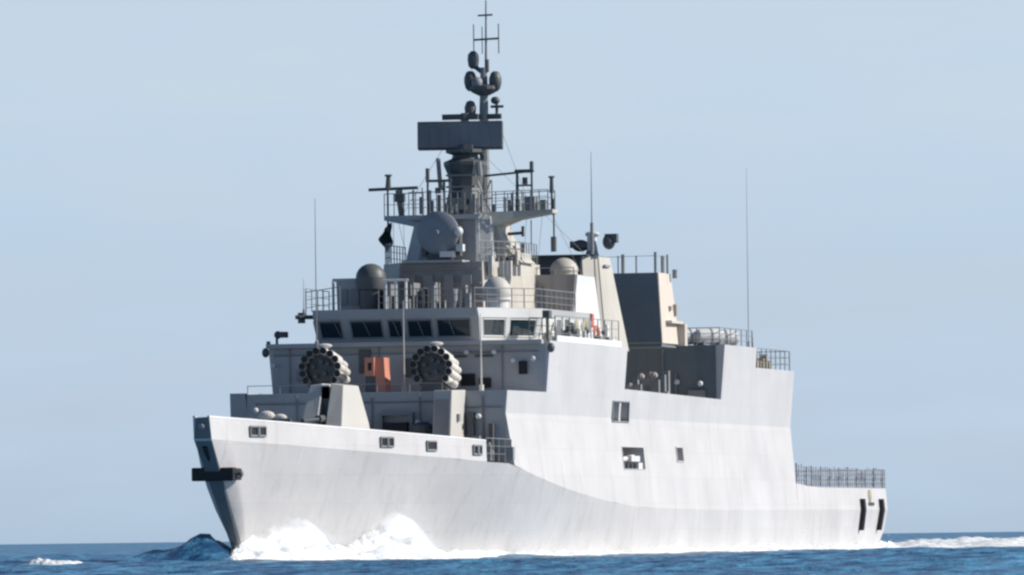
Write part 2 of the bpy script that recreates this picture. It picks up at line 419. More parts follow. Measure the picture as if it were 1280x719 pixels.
# ---------------- foredeck
part(MB().loft([[(x, yk(x) - .09, zk(x) + .006), (x, -yk(x) + .09, zk(x) + .006), (x, -yk(x) + .09, zk(x) - .1), (x, yk(x) - .09, zk(x) - .1)] for x in (84.0, 90, 95, 100, 105, 109.5)]), 'foredeck', DECK)
rail([(84.1, 5.80, 3.98), (87.0, 5.43, 4.02)], h=.95, step=.7)
rail([(84.1, -5.80, 3.98), (87.0, -5.43, 4.02)], h=.95, step=.7)
mb = MB()                                    # clutter against the port break of the foredeck
for i in range(9):
    y = 4.1 + random.random() * 1.5; z = 4.05; x = 84.3 + random.random() * 1.6
    mb.box(x, x + .3, y, y + .2 + random.random() * .3, z, z + .3 + random.random() * .9)
parts(mb, 'hose_locker', MID)
# capstan and windlass
for x, y in ((100.5, -1.0), (92.5, -3.2)):
    mb = MB().lathe((x, y, zk(x)), [(.45, 0), (.45, .3), (.28, .4), (.28, .9), (.42, 1.05), (.42, 1.25), (.1, 1.3)])
    part(mb, 'capstan', MID)
# white canvas bundle on a reel left of the gun
part(MB().ball((86.5, -4.05, 6.02), .28, (1, 1.3, .8)).ball((86.4, -3.5, 5.95), .2, (1, 1.5, .8)), 'canvas_bundle', CANVAS)
part(MB().box(86.2, 86.8, -4.6, -3.1, 4.1, 5.75).tube((86.5, -4.7, 5.8), (86.5, -3.0, 5.8), .12), 'hose_reel', DARK)
# ---------------- gun
GX = 93.2; GZ = 4.25
gun = empty('gun_mount', (0, 0, 0)); P(gun)
def gpart(mb, n, m, **k): return part(mb, n, m, gun, **k)
def gp(x, y, z): return (GX + x, y, GZ + z)
for sgn, nm in ((1, 'port'), (-1, 'stbd')):
    # each half of the faceted shield: front facet and chamfered outer side around a central barrel slot
    lo = [gp(.45, sgn * .17, 0), gp(.42, sgn * .92, 0), gp(-2.7, sgn * 1.62, 0), gp(-3.2, sgn * .17, 0)]
    mi = [gp(-.37, sgn * .17, 1.35), gp(-.40, sgn * .86, 1.35), gp(-2.6, sgn * 1.42, 1.35), gp(-3.1, sgn * .17, 1.35)]
    hi = [gp(-1.30, sgn * .18, 2.98), gp(-1.30, sgn * .70, 2.90), gp(-2.5, sgn * 1.02, 2.88), gp(-2.8, sgn * .17, 2.98)]
    mb = MB(); mb.loft([lo, mi, hi]); gpart(mb, 'gun_shield', GUNP, bevel=.04)
gpart(MB().box(GX - 3.0, GX - 1.1, -.17, .17, GZ + .1, GZ + 2.85), 'cradle_housing', DARK)
gpart(MB().box(GX - 1.1, GX - .3, -.17, .10, GZ + .3, GZ + 1.2), 'elevation_arm', MID)
gpart(MB().box(GX - 1.6, GX - 1.1, -.16, .16, GZ + 2.35, GZ + 2.92), 'slot_cover', WHITE)
b = MB().tube((GX - 1.2, 0, GZ + 1.55), (GX + .2, 0, GZ + 1.50), .16, n=14).tube((GX + .2, 0, GZ + 1.50), (GX + 2.4, 0, GZ + 1.42), .075, .06, n=12).tube((GX + 2.3, 0, GZ + 1.42), (GX + 2.6, 0, GZ + 1.41), .09, n=12)
gpart(b, 'gun_barrel', DARK, smooth=True)
gpart(MB().lathe((GX - 1.5, 0, GZ - .15), [(1.9, 0), (1.9, .14), (1.7, .15)], n=32), 'gun_ring', MID)
# ---------------- port trunk on the lower front and clutter along that wall
mb = MB().poly([(84.02, 3.00, 4.0), (86.7, 3.05, 4.0), (86.7, 3.82, 4.0), (84.02, 3.86, 4.0)], [(84.02, 3.00, 7.02), (86.1, 3.02, 6.98), (86.1, 3.80, 6.98), (84.02, 3.86, 7.02)])
part(mb, 'ventilation_trunk', GUNP, bevel=.03)
part(MB().poly([(86.65, 3.12, 4.3), (86.68, 3.12, 4.3), (86.68, 3.76, 4.3), (86.65, 3.76, 4.3)], [(86.17, 3.10, 6.6), (86.20, 3.10, 6.6), (86.20, 3.74, 6.6), (86.17, 3.74, 6.6)]), 'rust_stained_hatch', RUSTY)
part(MB().box(85.2, 85.5, 3.84, 3.93, 5.7, 6.0), 'trunk_fitting', MID)
mb = MB().box(84.02, 84.5, .4, 1.45, 4.1, 5.7); part(mb, 'doorway_shade', BLACK)  # black block paints the shade of an open doorway
part(MB().box(84.02, 84.35, 1.5, 1.65, 4.0, 6.0).box(84.02, 84.35, .2, .35, 4.0, 6.0).box(84.02, 84.35, .2, 1.65, 6.0, 6.12), 'doorway_frame', MID)
for y in (-1.9, -.9, 2.2):
    mb = MB().lathe((84.8, y, 4.0), [(.35, 0), (.35, 1.2), (.45, 1.3), (.45, 1.55), (.2, 1.7)], n=14)
    part(mb, 'ventilator', MID if y < 2 else DARK)
for y, z in ((-2.3, 5.75), (-1.2, 5.85), (-.4, 5.7), (1.9, 5.7), (2.4, 5.4), (4.5, 5.9), (-5.1, 6.3)):
    part(MB().ball((84.4, y, z), .12).tube((84.0, y, z - .12), (84.4, y, z), .03), 'flood_lamp', WHITE)
for y0, y1, z0, z1 in ((-2.6, -2.2, 4.2, 5.2), (-.6, -.1, 4.1, 5.1), (2.5, 2.9, 4.1, 4.9), (4.0, 4.25, 4.2, 6.1), (4.9, 5.1, 4.0, 5.6), (-4.6, -4.1, 4.2, 5.4)):
    part(MB().box(84.03, 84.35, y0, y1, z0, z1), 'locker', DARK, bevel=.02)
mb = MB()
for y in (-3.4, -.15, 1.9, 4.6): mb.tube((84.08, y, 4.0), (84.08, y, 6.9), .03, n=5)
mb.tube((84.08, -5.2, 6.55), (84.08, 2.9, 6.55), .03, n=5).tube((84.08, 3.9, 6.3), (84.08, 5.5, 6.3), .03, n=5)
part(mb, 'pipework', MID)
# ---------------- rocket launchers on the lower block roof (z 6.98)
def launcher(y, xf=81.6, zc=8.05):
    r0 = empty('rocket_launcher'); P(r0)
    R = .78
    for k in range(12):
        a = math.radians(-38 + k * (256 / 11)); cy = y + math.cos(a) * R; cz = zc + math.sin(a) * R
        el = .16
        mb = MB().lathe((0, 0, 0), [(.14, .005), (.15, 0), (.165, -.01), (.165, -1.55), (.12, -1.6)], n=12, axis='X')
        # the muzzle disc is black to paint the shade inside the bore
        for v in mb.bm.verts: v.co = Vector((v.co.x * math.cos(el) + 0, v.co.y, v.co.z + v.co.x * math.sin(el)))
        for v in mb.bm.verts: v.co += Vector((xf, cy, cz))
        part(mb, 'launch_tube', CANVAS if k < 6 else MID, r0, smooth=True)  # port tubes pale, starboard grey: sun and shade put into paint
        part(MB().lathe((xf + .012, cy, cz), [(.142, 0), (.142, .014), (.02, .015)], n=12, axis='X'), 'muzzle', BLACK, r0)
    part(MB().lathe((xf - .35, y, zc), [(.58, -.9), (.58, 0), (.2, .03)], n=24, axis='X'), 'cradle', DARK, r0)
    for dy, dz in ((-.3, .1), (.2, -.2), (.05, .3), (.32, .22), (-.2, -.32)): part(MB().tube((xf - .3, y + dy, zc + dz), (xf + .02, y + dy, zc + dz), .09), 'cradle_fitting', DARK, r0)
    part(MB().poly([(xf - 1.2, y - .55, 6.98), (xf - .3, y - .55, 6.98), (xf - .3, y + .55, 6.98), (xf - 1.2, y + .55, 6.98)],
                   [(xf - 1.0, y - .35, 7.75), (xf - .45, y - .35, 7.75), (xf - .45, y + .35, 7.75), (xf - 1.0, y + .35, 7.75)]), 'pedestal', DARK, r0)
    part(MB().ball((xf - .6, y + .82, 7.35), .2, (1.2, 1, .7)).ball((xf - .5, y + .1, zc + .98), .2, (1.2, 1.6, .5)), 'canvas_cover', CANVAS, r0)
launcher(-3.05); launcher(1.78)
# orange locker standing between the launchers
ol = empty('orange_locker', (81.0, -.75, 7.0))
tag(ol, 'bright orange box locker standing between the two round rocket launchers', 'locker')
mb = MB().poly([(-.55, -.40, .0), (.35, -.40, 0), (.35, .05, 0), (-.55, .05, 0)], [(-.75, -.42, 1.5), (.15, -.42, 1.5), (.15, .0, 1.5), (-.75, .0, 1.5)])
o = mb.build('cabinet', DARK, ol)
mb = MB().poly([(-.5, .06, .02), (.38, .06, .02), (.36, .50, .02), (-.5, .5, .02)], [(-.8, .0, 1.5), (.12, .0, 1.5), (.10, .36, 1.5), (-.8, .36, 1.5)]); mb.build('door_panel', ORANGE, ol)
MB().box(.05, .34, -.42, -.01, .72, 1.5).build('top_panel', ORANGE, ol)
MB().box(.34, .36, -.27, -.12, .95, 1.28).build('porthole', BLACK, ol)
ol.rotation_euler.z = 0.0
# ---------------- upper block front: windows, ledge, boxes
part(MB().box(78.43, 78.85, -6.15, 5.9, 9.02, 9.2), 'bridge_ledge', GREY)
for (y, z, wy, wz, m_) in ((-4.6, 7.6, .6, .5, MID), (2.6, 7.3, .62, .5, BLACK), (3.35, 7.2, .5, .42, BLACK), (2.1, 8.5, .9, .1, DARK), (3.3, 8.5, .8, .1, DARK), (5.0, 7.75, .36, .55, BLACK), (-1.9, 7.9, .5, 1.0, DARK), (.0, 7.7, .3, .8, DARK)):
    part(MB().box(78.44, 78.56, y - wy / 2, y + wy / 2, z, z + wz), 'ventilation_grille', m_, bevel=.02)
part(MB().tube((78.5, 5.15, 7.9), (78.5, 5.15, 8.3), .03), 'grab_rail', WHITE)
for y, z in ((4.62, 8.35), (3.8, 8.72), (2.6, 8.72), (5.5, 8.4), (-5.9, 8.3)):
    part(MB().ball((78.72, y, z), .11).tube((78.4, y, z), (78.72, y, z), .03), 'flood_lamp', WHITE)
for x, y in ((78.0, 6.22), (77.9, -6.3)):
    part(MB().ball((x + .45, y, 8.85), .16, (1, 1, 1.3)), 'side_lamp', DARK)
mb = MB()
for y in (-5.2, -1.3, 4.1): mb.tube((78.5, y, 7.0), (78.5, y, 9.0), .03, n=5)
mb.tube((78.5, -5.9, 8.72), (78.5, 5.7, 8.72), .03, n=5)
part(mb, 'pipework', MID)
rail([(83.8, -5.6, 6.98), (83.8, 2.8, 6.98)], h=.35, step=1.4, wires=1, r=.02)
# starboard pelorus/binocular against the sky
mb = MB().tube((77.6, -6.0, 9.15), (77.6, -6.0, 9.55), .06).ball((77.6, -5.95, 9.62), .17).box(77.4, 77.9, -5.85, -5.55, 9.5, 9.75).tube((77.7, -6.35, 9.15), (77.7, -6.35, 9.35), .09)
part(mb, 'lookout_binoculars', DARK)
# ---------------- bridge
ZBR = 9.2
fl = [(77.6, -4.15), (77.6, 2.88), (74.5, 4.68), (66.0, 4.9), (66.0, -4.9), (74.5, -4.85)]
fl2 = [(78.15, -4.25), (78.15, 2.98), (74.8, 4.95), (66.0, 5.1), (66.0, -5.1), (74.8, -5.0)]
fl3 = [(78.2, -4.26), (78.2, 2.99), (74.83, 4.97), (66.0, 5.12), (66.0, -5.12), (74.83, -5.02)]
bridge = part(MB().loft([[(x, y, ZBR) for x, y in fl], [(x, y, 10.28) for x, y in fl2], [(x, y, 10.62) for x, y in fl3]]), 'bridge', GREY)
def wall_pt(i, t, z, off):                   # point on bridge wall i, fraction t, height z
    a, b = Vector(fl[i]), Vector(fl[(i + 1) % 6]); a2, b2 = Vector(fl2[i]), Vector(fl2[(i + 1) % 6])
    q = (z - ZBR) / 1.08; p = a.lerp(b, t).lerp(a2.lerp(b2, t), q)
    d = (b - a).normalized(); n_ = Vector((d.y, -d.x))
    if n_.dot(p - Vector((70, 0))) < 0: n_ = -n_
    return (p.x + n_.x * off, p.y + n_.y * off, z)
def window(i, t0, t1, z0=9.42, z1=10.14, fm=MID):
    mb = MB().poly([wall_pt(i, t0, z0, -.1), wall_pt(i, t1, z0, -.1), wall_pt(i, t1, z1, -.1), wall_pt(i, t0, z1, -.1)], [wall_pt(i, t0, z0, .006), wall_pt(i, t1, z0, .006), wall_pt(i, t1, z1, .006), wall_pt(i, t0, z1, .006)])
    part(mb, 'window', GLASS, bridge)
    q = [wall_pt(i, t0, z0, .02), wall_pt(i, t1, z0, .02), wall_pt(i, t1, z1, .02), wall_pt(i, t0, z1, .02)]
    part(MB().path(q + q[:1], .032, n=5), 'window_frame', fm, bridge)
for u0, u1 in ((398, 425), (437, 476), (484, 501), (508, 538), (545, 586)):
    window(0, (u0 - 392) / 204.0, (u1 - 392) / 204.0)
for t0, t1 in ((.07, .42), (.50, .92)): window(1, t0, t1, fm=WHITE)  # port frames white: the sun on them put into paint
for t0, t1 in ((.1, .45), (.55, .9)): window(5, t0, t1)
# surround of the port bridge corner, its sunlit brightness put into white paint
mb = MB()
mb.poly([wall_pt(1, .0, 10.2, .01), wall_pt(1, 1, 10.2, .01), wall_pt(1, 1, 10.2, .07), wall_pt(1, 0, 10.2, .07)], [wall_pt(1, .0, 10.6, -.12), wall_pt(1, 1, 10.6, -.12), wall_pt(1, 1, 10.6, -.01), wall_pt(1, 0, 10.6, -.01)])
mb.poly([wall_pt(1, .0, 9.2, .01), wall_pt(1, 1, 9.2, .01), wall_pt(1, 1, 9.2, .07), wall_pt(1, 0, 9.2, .07)], [wall_pt(1, .0, 9.36, .01), wall_pt(1, 1, 9.36, .01), wall_pt(1, 1, 9.36, .07), wall_pt(1, 0, 9.36, .07)])
for t in (0,):
    mb.poly([wall_pt(1, t, 9.36, .01), wall_pt(1, t + .05, 9.36, .01), wall_pt(1, t + .05, 9.36, .07), wall_pt(1, t, 9.36, .07)], [wall_pt(1, t, 10.2, .01), wall_pt(1, t + .05, 10.2, .01), wall_pt(1, t + .05, 10.2, .07), wall_pt(1, t, 10.2, .07)])
for t in (.43, .93):
    mb.poly([wall_pt(1, t, 9.36, .008), wall_pt(1, t + .065, 9.36, .008), wall_pt(1, t + .065, 9.36, .06), wall_pt(1, t, 9.36, .06)], [wall_pt(1, t, 10.2, .008), wall_pt(1, t + .065, 10.2, .008), wall_pt(1, t + .065, 10.2, .06), wall_pt(1, t, 10.2, .06)])
part(mb, 'window_surround', WHITE, bridge)
part(MB().path([(77.6, -4.9, 10.1), (77.6, -4.9, 10.55)], .16).tube((78.0, -5.05, 10.35), (77.5, -4.3, 10.35), .09), 'wing_lamp', DARK, bridge)
# wipers: thin rods over the front windows
mb = MB()
for t in (.12, .3, .48, .63, .82): mb.tube(wall_pt(0, t, 10.2, .05), wall_pt(0, t + .03, 9.5, .05), .018, n=4)
part(mb, 'wiper', MID, bridge)
part(MB().poly([wall_pt(2, .02, 9.22, .01), wall_pt(2, .98, 9.22, .01), wall_pt(2, .98, 9.22, .04), wall_pt(2, .02, 9.22, .04)], [wall_pt(2, .02, 10.26, .01), wall_pt(2, .98, 10.26, .01), wall_pt(2, .98, 10.26, .04), wall_pt(2, .02, 10.26, .04)]), 'sunlit_side_skin', WHITE, bridge)  # white skin puts sunlight into the bridge's port side colour
# compass platform on the bridge roof (z 10.62)
ZR = 10.62
rail([(77.6, -4.7, ZR), (73.0, -4.9, ZR)], h=.95, step=1.1)
rail([(77.6, -4.7, ZR - .2), (77.6, -3.2, ZR)], h=1.0, step=.8)
rail([(77.6, -1.5, ZR), (77.6, 2.7, ZR), (74.6, 4.7, ZR), (68, 4.85, ZR)], h=.85, step=.8)
part(MB().poly([(73.2, -4.0, ZR), (75.0, -4.0, ZR), (75.0, -2.1, ZR), (73.2, -2.1, ZR)], [(73.4, -4.05, 12.0), (75.0, -4.05, 12.0), (75.0, -2.05, 12.0), (73.4, -2.05, 12.0)]), 'roof_house', GREY)
part(MB().box(75.0, 75.06, -4.2, -2.0, 11.92, 12.06).tube((75.1, -4.15, ZR), (75.1, -4.15, 11.95), .06), 'roof_house_trim', GREY)
for y in (-3.7, -3.2, -2.7): part(MB().box(75.02, 75.1, y - .18, y + .18, 10.9, 11.6), 'locker_door', MID)
# dome on a drum, starboard, its shade put into dark paint
sd = part(MB().lathe((75.2, -2.45, ZR), [(.50, 0), (.50, .9), (.62, .95), (.66, 1.35), (.66, 1.45)], n=20), 'antenna_drum', DARK, smooth=True)
part(MB().ball((75.2, -2.45, 12.05), .66, (1, 1, .95), cut=-.1), 'satellite_dome', DARK, sd, smooth=True)
# white dome, port side of the tower
wd = part(MB().lathe((74.6, 2.95, ZR), [(.5, 0), (.5, .35), (.62, .4), (.62, .5)], n=20), 'antenna_drum', WHITE, smooth=True)
part(MB().ball((74.6, 2.95, 11.35), .62, (1, 1, 1.1), cut=-.4), 'satellite_dome', GUNP, wd, smooth=True)
# ---------------- mast tower
def ngon(pts, z): return [(x, y, z) for x, y in pts]
def sc_(pts, k, cx=70.5, cy=.1): return [(cx + (x - cx) * k, cy + (y - cy) * k) for x, y in pts]
tb = [(73.2, -1.75), (73.2, 2.02), (70.4, 3.15), (67.0, 3.15), (67.0, -2.9), (71.6, -2.9)]
tower = part(MB().loft([ngon(tb, ZR), ngon(sc_(tb, .97), 12.75)]), 'mast_base', CREAM)
part(MB().poly([(73.21, -1.75, ZR), (73.21, 2.01, ZR), (73.24, 2.01, ZR), (73.24, -1.75, ZR)], [(73.13, -1.69, 12.72), (73.13, 1.95, 12.72), (73.16, 1.95, 12.72), (73.16, -1.69, 12.72)]), 'base_front_shade', TOWERP, tower)  # darker skin: shade of the mast base front put into paint
mb = MB()
for z in (11.2, 11.8, 12.4): mb.box(73.2, 73.30, -1.7, 1.9, z, z + .05)
for y in (-1.2, -.4, .5, 1.3): mb.box(73.22, 73.33, y - .22, y + .22, 10.9 + random.random() * .4, 12.2)
parts(mb, 'stiffener', TOWERP, tower)
mb = MB()
for i in range(26):
    y = -1.9 + random.random() * 4.0; z = ZR + random.random() * .1
    mb.box(74.0 + random.random() * 2, 74.2 + random.random() * 2, y, y + .08 + random.random() * .15, z, z + .3 + random.random() * .9)
parts(mb, 'signal_locker', MID)
mb = MB()
for y in (-1.5, -1.05, -.6): mb.tube((76.4, y, ZR), (76.4, y, 11.9), .06)
mb.tube((76.4, -1.6, 11.9), (76.4, -.5, 11.9), .05)
part(mb, 'searchlight_stand', WHITE)
tt = [(72.2, -1.15), (72.2, 1.45), (71.95, 2.10), (67.6, 2.15), (67.6, -2.2), (71.4, -1.9)]
t2 = [(71.9, -.80), (71.9, 1.38), (71.65, 1.98), (68.2, 1.98), (68.2, -1.6), (71.4, -1.4)]
mt = part(MB().loft([ngon(tt, 12.75), ngon(t2, 14.75)]), 'mast_tower', GREY)
mb = MB()
for i in range(12):
    y = 2.0 + random.random() * 1.0; x = 71.5 + random.random() * 1.8 - (y - 2) * 1.2
    mb.box(x, x + .25, y, y + .1 + random.random() * .25, 11.9 + random.random() * .3, 12.5 + random.random() * .5)
parts(mb, 'locker', GUNP, mt)
# curved buttress, port side of the tower, sunlight put into its cream paint
mb = MB(); R = []
for i in range(9):
    t = i / 8; z = 12.74 + 2.0 * t; y = 2.05 + 1.15 * (1 - t) ** 2.0
    R.append([(71.0, 1.6, z), (71.0, y, z), (68.6, y + .05, z), (68.6, 1.6, z)])
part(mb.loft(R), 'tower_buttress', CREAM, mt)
# mast ladder and cable runs
mb = MB()
for y in (1.5, 1.62): mb.tube((72.35, y, 10.7), (72.05, y - .05, 14.7), .025, n=5)
for i in range(14): mb.tube((72.3, 1.5, 10.9 + i * .28), (72.3, 1.62, 10.9 + i * .28), .02, n=4)
part(mb, 'ladder', WHITE, mt)
# tracking dish
td = part(MB().lathe((73.1, 0.0, 14.02), [(.3, -.85), (.62, -.70), (.85, -.42), (.93, -.12), (.93, .02), (.84, .08), (.5, .16), (.12, .19), (.1, .34)], n=28, axis='X'), 'tracking_radar', RADOME, smooth=True)
part(MB().box(72.2, 73.0, -.5, .5, 12.8, 13.1).box(72.5, 73.0, -.75, -.55, 13.0, 14.2).box(72.5, 73.0, .75, .95, 13.0, 14.3).tube((72.6, 0, 12.7), (72.6, 0, 13.3), .35), 'tracker_yoke', DARK, td)
parts(MB().ball((73.2, .95, 14.05), .2).box(72.9, 73.3, .85, 1.15, 13.2, 13.5).box(72.9, 73.4, .15, .75, 12.95, 13.2), 'tracker_camera', WHITE, td)
part(MB().box(71.8, 73.6, -1.5, 1.2, 12.72, 12.82), 'tracker_platform', GREY)
rail([(73.4, -2.0, 12.75), (71.5, -2.75, 12.75), (68, -2.75, 12.75)], h=.85, step=.5)
rail([(73.2, 1.9, 12.78), (70.4, 3.05, 12.78), (67.6, 3.05, 12.78)], h=.85, step=.45)
mb = MB()
for i in range(16):
    y = 1.9 + random.random() * 1.2; z = 12.75
    mb.box(70.6 - random.random() * 2, 71.2, y, y + .1, z - random.random() * .5, z + random.random() * .45)
parts(mb, 'cable_tray', CREAM)
# ---------------- mast platform and yards
pf = part(MB().poly([(72.4, -1.5, 14.62), (72.4, 1.6, 14.62), (67.8, 1.9, 14.62), (67.8, -1.9, 14.62)], [(72.4, -1.6, 14.82), (72.4, 1.75, 14.82), (67.6, 2.2, 14.82), (67.6, -2.2, 14.82)]), 'mast_platform', GREY)
mb = MB()
mb.loft([[(71.6, 1.6, 14.15), (71.6, 1.6, 14.92), (69.2, 1.6, 14.92), (69.2, 1.6, 14.15)], [(71.2, 2.9, 14.62), (71.2, 2.9, 14.96), (69.5, 2.9, 14.96), (69.5, 2.9, 14.62)], [(70.8, 4.55, 14.86), (70.8, 4.55, 15.02), (69.8, 4.55, 15.02), (69.8, 4.55, 14.86)]])
part(mb, 'port_yard', CREAM, pf)  # cream puts the sun into the port yard's colour
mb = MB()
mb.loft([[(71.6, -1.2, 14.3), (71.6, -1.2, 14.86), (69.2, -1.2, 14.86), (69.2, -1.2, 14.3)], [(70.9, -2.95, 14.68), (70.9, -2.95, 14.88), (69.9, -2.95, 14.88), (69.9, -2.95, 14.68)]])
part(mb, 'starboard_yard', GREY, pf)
rail([(71.0, -2.9, 14.88), (71.6, -1.0, 14.86)], h=.95, step=.45, parent=pf, wires=2)
rail([(72.2, -1.5, 14.82), (72.2, 1.6, 14.82)], h=1.0, step=.3, parent=pf)
rail([(72.2, 1.6, 14.9), (71.0, 4.4, 15.02)], h=.85, step=.4, parent=pf)
rail([(69.7, 1.6, 14.9), (69.7, 4.4, 15.02)], h=.85, step=.8, parent=pf)
parts(MB().box(70.2, 70.8, 3.3, 3.75, 15.0, 15.6).box(70.2, 70.6, 3.95, 4.2, 15.0, 15.45), 'signal_lamp', MID, pf)
# starboard aerials
mb = MB().tube((70.4, -3.75, 16.05), (70.4, -1.55, 16.10), .07).tube((70.4, -2.9, 14.2), (70.4, -2.9, 16.1), .045).tube((70.4, -2.88, 16.05), (70.4, -2.86, 16.62), .13, .10)
mb.tube((70.4, -2.86, 16.62), (70.4, -2.86, 16.70), .17)
part(mb, 'direction_finder', DARK, pf)
part(MB().tube((70.4, -2.3, 14.9), (70.4, -2.4, 16.0), .12, .16).box(70.2, 70.6, -2.6, -2.15, 15.5, 15.85), 'electronic_aerial', DARK, pf)
part(MB().tube((70.4, -1.75, 14.9), (70.4, -1.75, 16.0), .05).tube((70.4, -1.35, 14.9), (70.4, -1.35, 16.1), .03), 'electronic_aerial', MID, pf)
mb = MB().tube((71, -.95, 14.9), (71, -.95, 16.3), .05).tube((71, -.95, 16.3), (71, -.95, 16.9), .09).tube((71, -.98, 16.35), (71, .1, 16.35), .06).tube((71, -.9, 15.5), (71, -.9, 15.95), .11).box(70.9, 71.1, -.6, -.38, 15.8, 16.05).tube((71, -.22, 14.9), (71, -.22, 16.3), .06).tube((71, .02, 14.9), (71, .02, 16.35), .04)
mb.box(70.9, 71.1, -.85, -.7, 15.0, 15.5)
part(mb, 'aerial_frame', DARK, pf)
# port aerials
mb = MB().tube((70.2, 1.4, 16.55), (70.2, 3.6, 16.72), .05).tube((70.2, 2.85, 14.95), (70.2, 2.85, 16.7), .09, .06).tube((70.2, 3.5, 15.0), (70.2, 3.5, 17.15), .05).tube((70.2, 3.5, 16.75), (70.2, 3.5, 17.12), .09).tube((70.2, 2.85, 16.1), (70.2, 3.5, 16.1), .04).box(70.1, 70.3, 3.1, 3.3, 16.15, 16.45).tube((70.2, 2.75, 16.72), (70.2, 3.52, 16.72), .08)
part(mb, 'aerial_frame', DARK, pf)
part(MB().tube((70.2, 4.38, 15.0), (70.2, 4.38, 16.4), .05).tube((70.2, 4.38, 15.75), (70.2, 4.38, 16.42), .10, .08).tube((70.2, 4.38, 16.4), (70.2, 4.38, 16.48), .14), 'electronic_aerial', DARK, pf)
part(MB().tube((70.2, 4.46, 13.2), (70.2, 4.46, 15.5), .04).tube((70.2, 4.44, 13.2), (70.2, 4.44, 13.85), .13), 'hanging_aerial', DARK, pf)
part(MB().tube((70.0, 3.4, 13.3), (70.0, 3.4, 14.6), .025).tube((69.8, 2.3, 14.02), (69.8, 3.0, 14.06), .07).tube((69.8, 2.98, 13.9), (69.8, 2.98, 14.35), .07).tube((69.8, 2.55, 13.05), (69.8, 2.55, 13.5), .10).tube((69.8, 2.95, 12.9), (69.8, 2.95, 13.6), .09), 'electronic_aerial', DARK, pf)
# flag (hangs from the starboard yard)
mb = MB(); W = 9
vs = []
for j in range(W + 1):
    for i in range(7):
        u, v_ = i / 6, j / W
        vs.append(mb.bm.verts.new((.12 * math.sin(v_ * 7 + u * 5), -u * .55 * (1 - abs(v_ - .45) * .8) - .02 + .05 * math.sin(v_ * 9), -1.05 * v_ - u * .25)))
for j in range(W):
    for i in range(6):
        mb.bm.faces.new((vs[j * 7 + i], vs[j * 7 + i + 1], vs[(j + 1) * 7 + i + 1], vs[(j + 1) * 7 + i]))
bmesh.ops.solidify(mb.bm, geom=mb.bm.faces[:], thickness=.02)
fo = mb.build('flag', CLOTH, None); fo.location = (70.4, -2.72, 14.62)
tag(fo, 'small dark flag hanging limp below the left end of the mast yard', 'flag')
part(MB().tube((70.4, -2.66, 10.8), (70.4, -2.66, 14.7), .012, n=4), 'halyard', MID, pf)
# ---------------- top mast, search radar
MX = 68.6
col = part(MB().lathe((MX, .15, 14.8), [(1.0, 0), (.9, .5), (.72, 1.3), (.78, 1.9), (.95, 2.3), (.95, 2.45), (.6, 2.6), (.55, 2.75), (.85, 2.85), (.85, 3.0)], n=10), 'radar_pedestal', DARK)
mb = MB()
for y in (-.35, .1, .6): mb.box(MX + .85, MX + 1.05, y, y + .3, 15.0 + random.random() * .3, 15.6)
for z in (15.6, 16.1, 16.6): mb.box(MX + .7, MX + .95, -.5, .8, z, z + .08)
mb.tube((MX + .9, -.75, 16.0), (MX + .9, -.85, 17.4), .1).tube((MX + .9, 1.0, 16.6), (MX + .9, .95, 17.2), .14)
parts(mb, 'junction_box', MID, col)
mb = MB().tube((MX + .6, .95, 14.9), (MX + .6, 1.4, 14.9), .05)
for a, b_ in (((.9, .9, 16.4), (.9, 1.5, 14.9)), ((.9, 1.5, 16.4), (.9, .9, 14.9)), ((.9, 1.55, 16.4), (.9, 1.55, 14.9)), ((.9, 1.0, 15.6), (.9, 1.6, 15.6))):
    mb.tube((MX + a[0], a[1], a[2]), (MX + b_[0], b_[1], b_[2]), .035)
part(mb, 'lattice_brace', CREAM, col)
# slab antenna, turned roughly towards the bow quarter
sa = part(MB().box(-.28, .28, -1.86, 1.86, -.62, .60), 'search_radar', DARK, bevel=.04)
mb = MB()
mb.box(.285, .33, -1.8, 1.8, -.55, .52)
o = part(mb, 'radar_face', FACEP, sa)
mb = MB()
for k in range(9): mb.box(.33, .345, -1.8 + k * .45 - .01, -1.8 + k * .45 + .01, -.55, .52)
part(mb, 'radar_ribs', MID, sa)
sa.location = (MX, -0.06, 18.42) ; sa.rotation_euler = (0.0, math.radians(-3), math.radians(10)); sa.matrix_parent_inverse = Matrix.Translation(-ship.location)
for ch in [o]: pass
part(MB().tube((MX, .2, 17.7), (MX, .2, 18.0), .5), 'radar_turntable', DARK, col)
# navigation radar bar and topmast
TX, TY = MX - .7, .84
tm = part(MB().tube((TX, TY, 15.0), (TX, TY, 19.6), .24, .20, n=10).tube((TX, TY, 19.6), (TX, TY + .02, 21.4), .20, .15, n=10).tube((TX, TY + .12, 21.2), (TX, TY + .15, 24.35), .065, .03), 'topmast', MID)
part(MB().box(MX - .3, MX - .1, -.9, .7, 19.12, 19.36).tube((MX - .2, .1, 18.95), (MX - .2, .1, 19.4), .18), 'navigation_radar', DARK, tm)
part(MB().tube((TX, .1, 19.25), (TX, 1.62, 19.25), .12), 'topmast_bracket', DARK, tm)
part(MB().lathe((TX + .2, .28, 19.3), [(.10, 0), (.24, .1), (.27, .35), (.18, .6), (.05, .66)], n=12), 'small_radome', DARK, tm, smooth=True)
part(MB().tube((TX, 1.42, 19.25), (TX, 1.42, 19.9), .07), 'aerial_post', DARK, tm)
part(MB().ball((TX, 1.36, 19.95), .19, (1, 1.1, .9)), 'small_radome', DARK, tm, smooth=True)
part(MB().tube((TX, 1.15, 19.68), (TX, 1.72, 19.68), .06), 'aerial_arm', DARK, tm)
for y, z, r in ((.26, 20.84, .33), (1.38, 20.80, .33)):
    part(MB().lathe((TX + .05, y, z), [(.10, -.46), (.22, -.34), (r * .86, -.1), (r * .86, .12), (.20, .34), (.10, .42)], n=12), 'pod_antenna', DARK, tm, smooth=True)
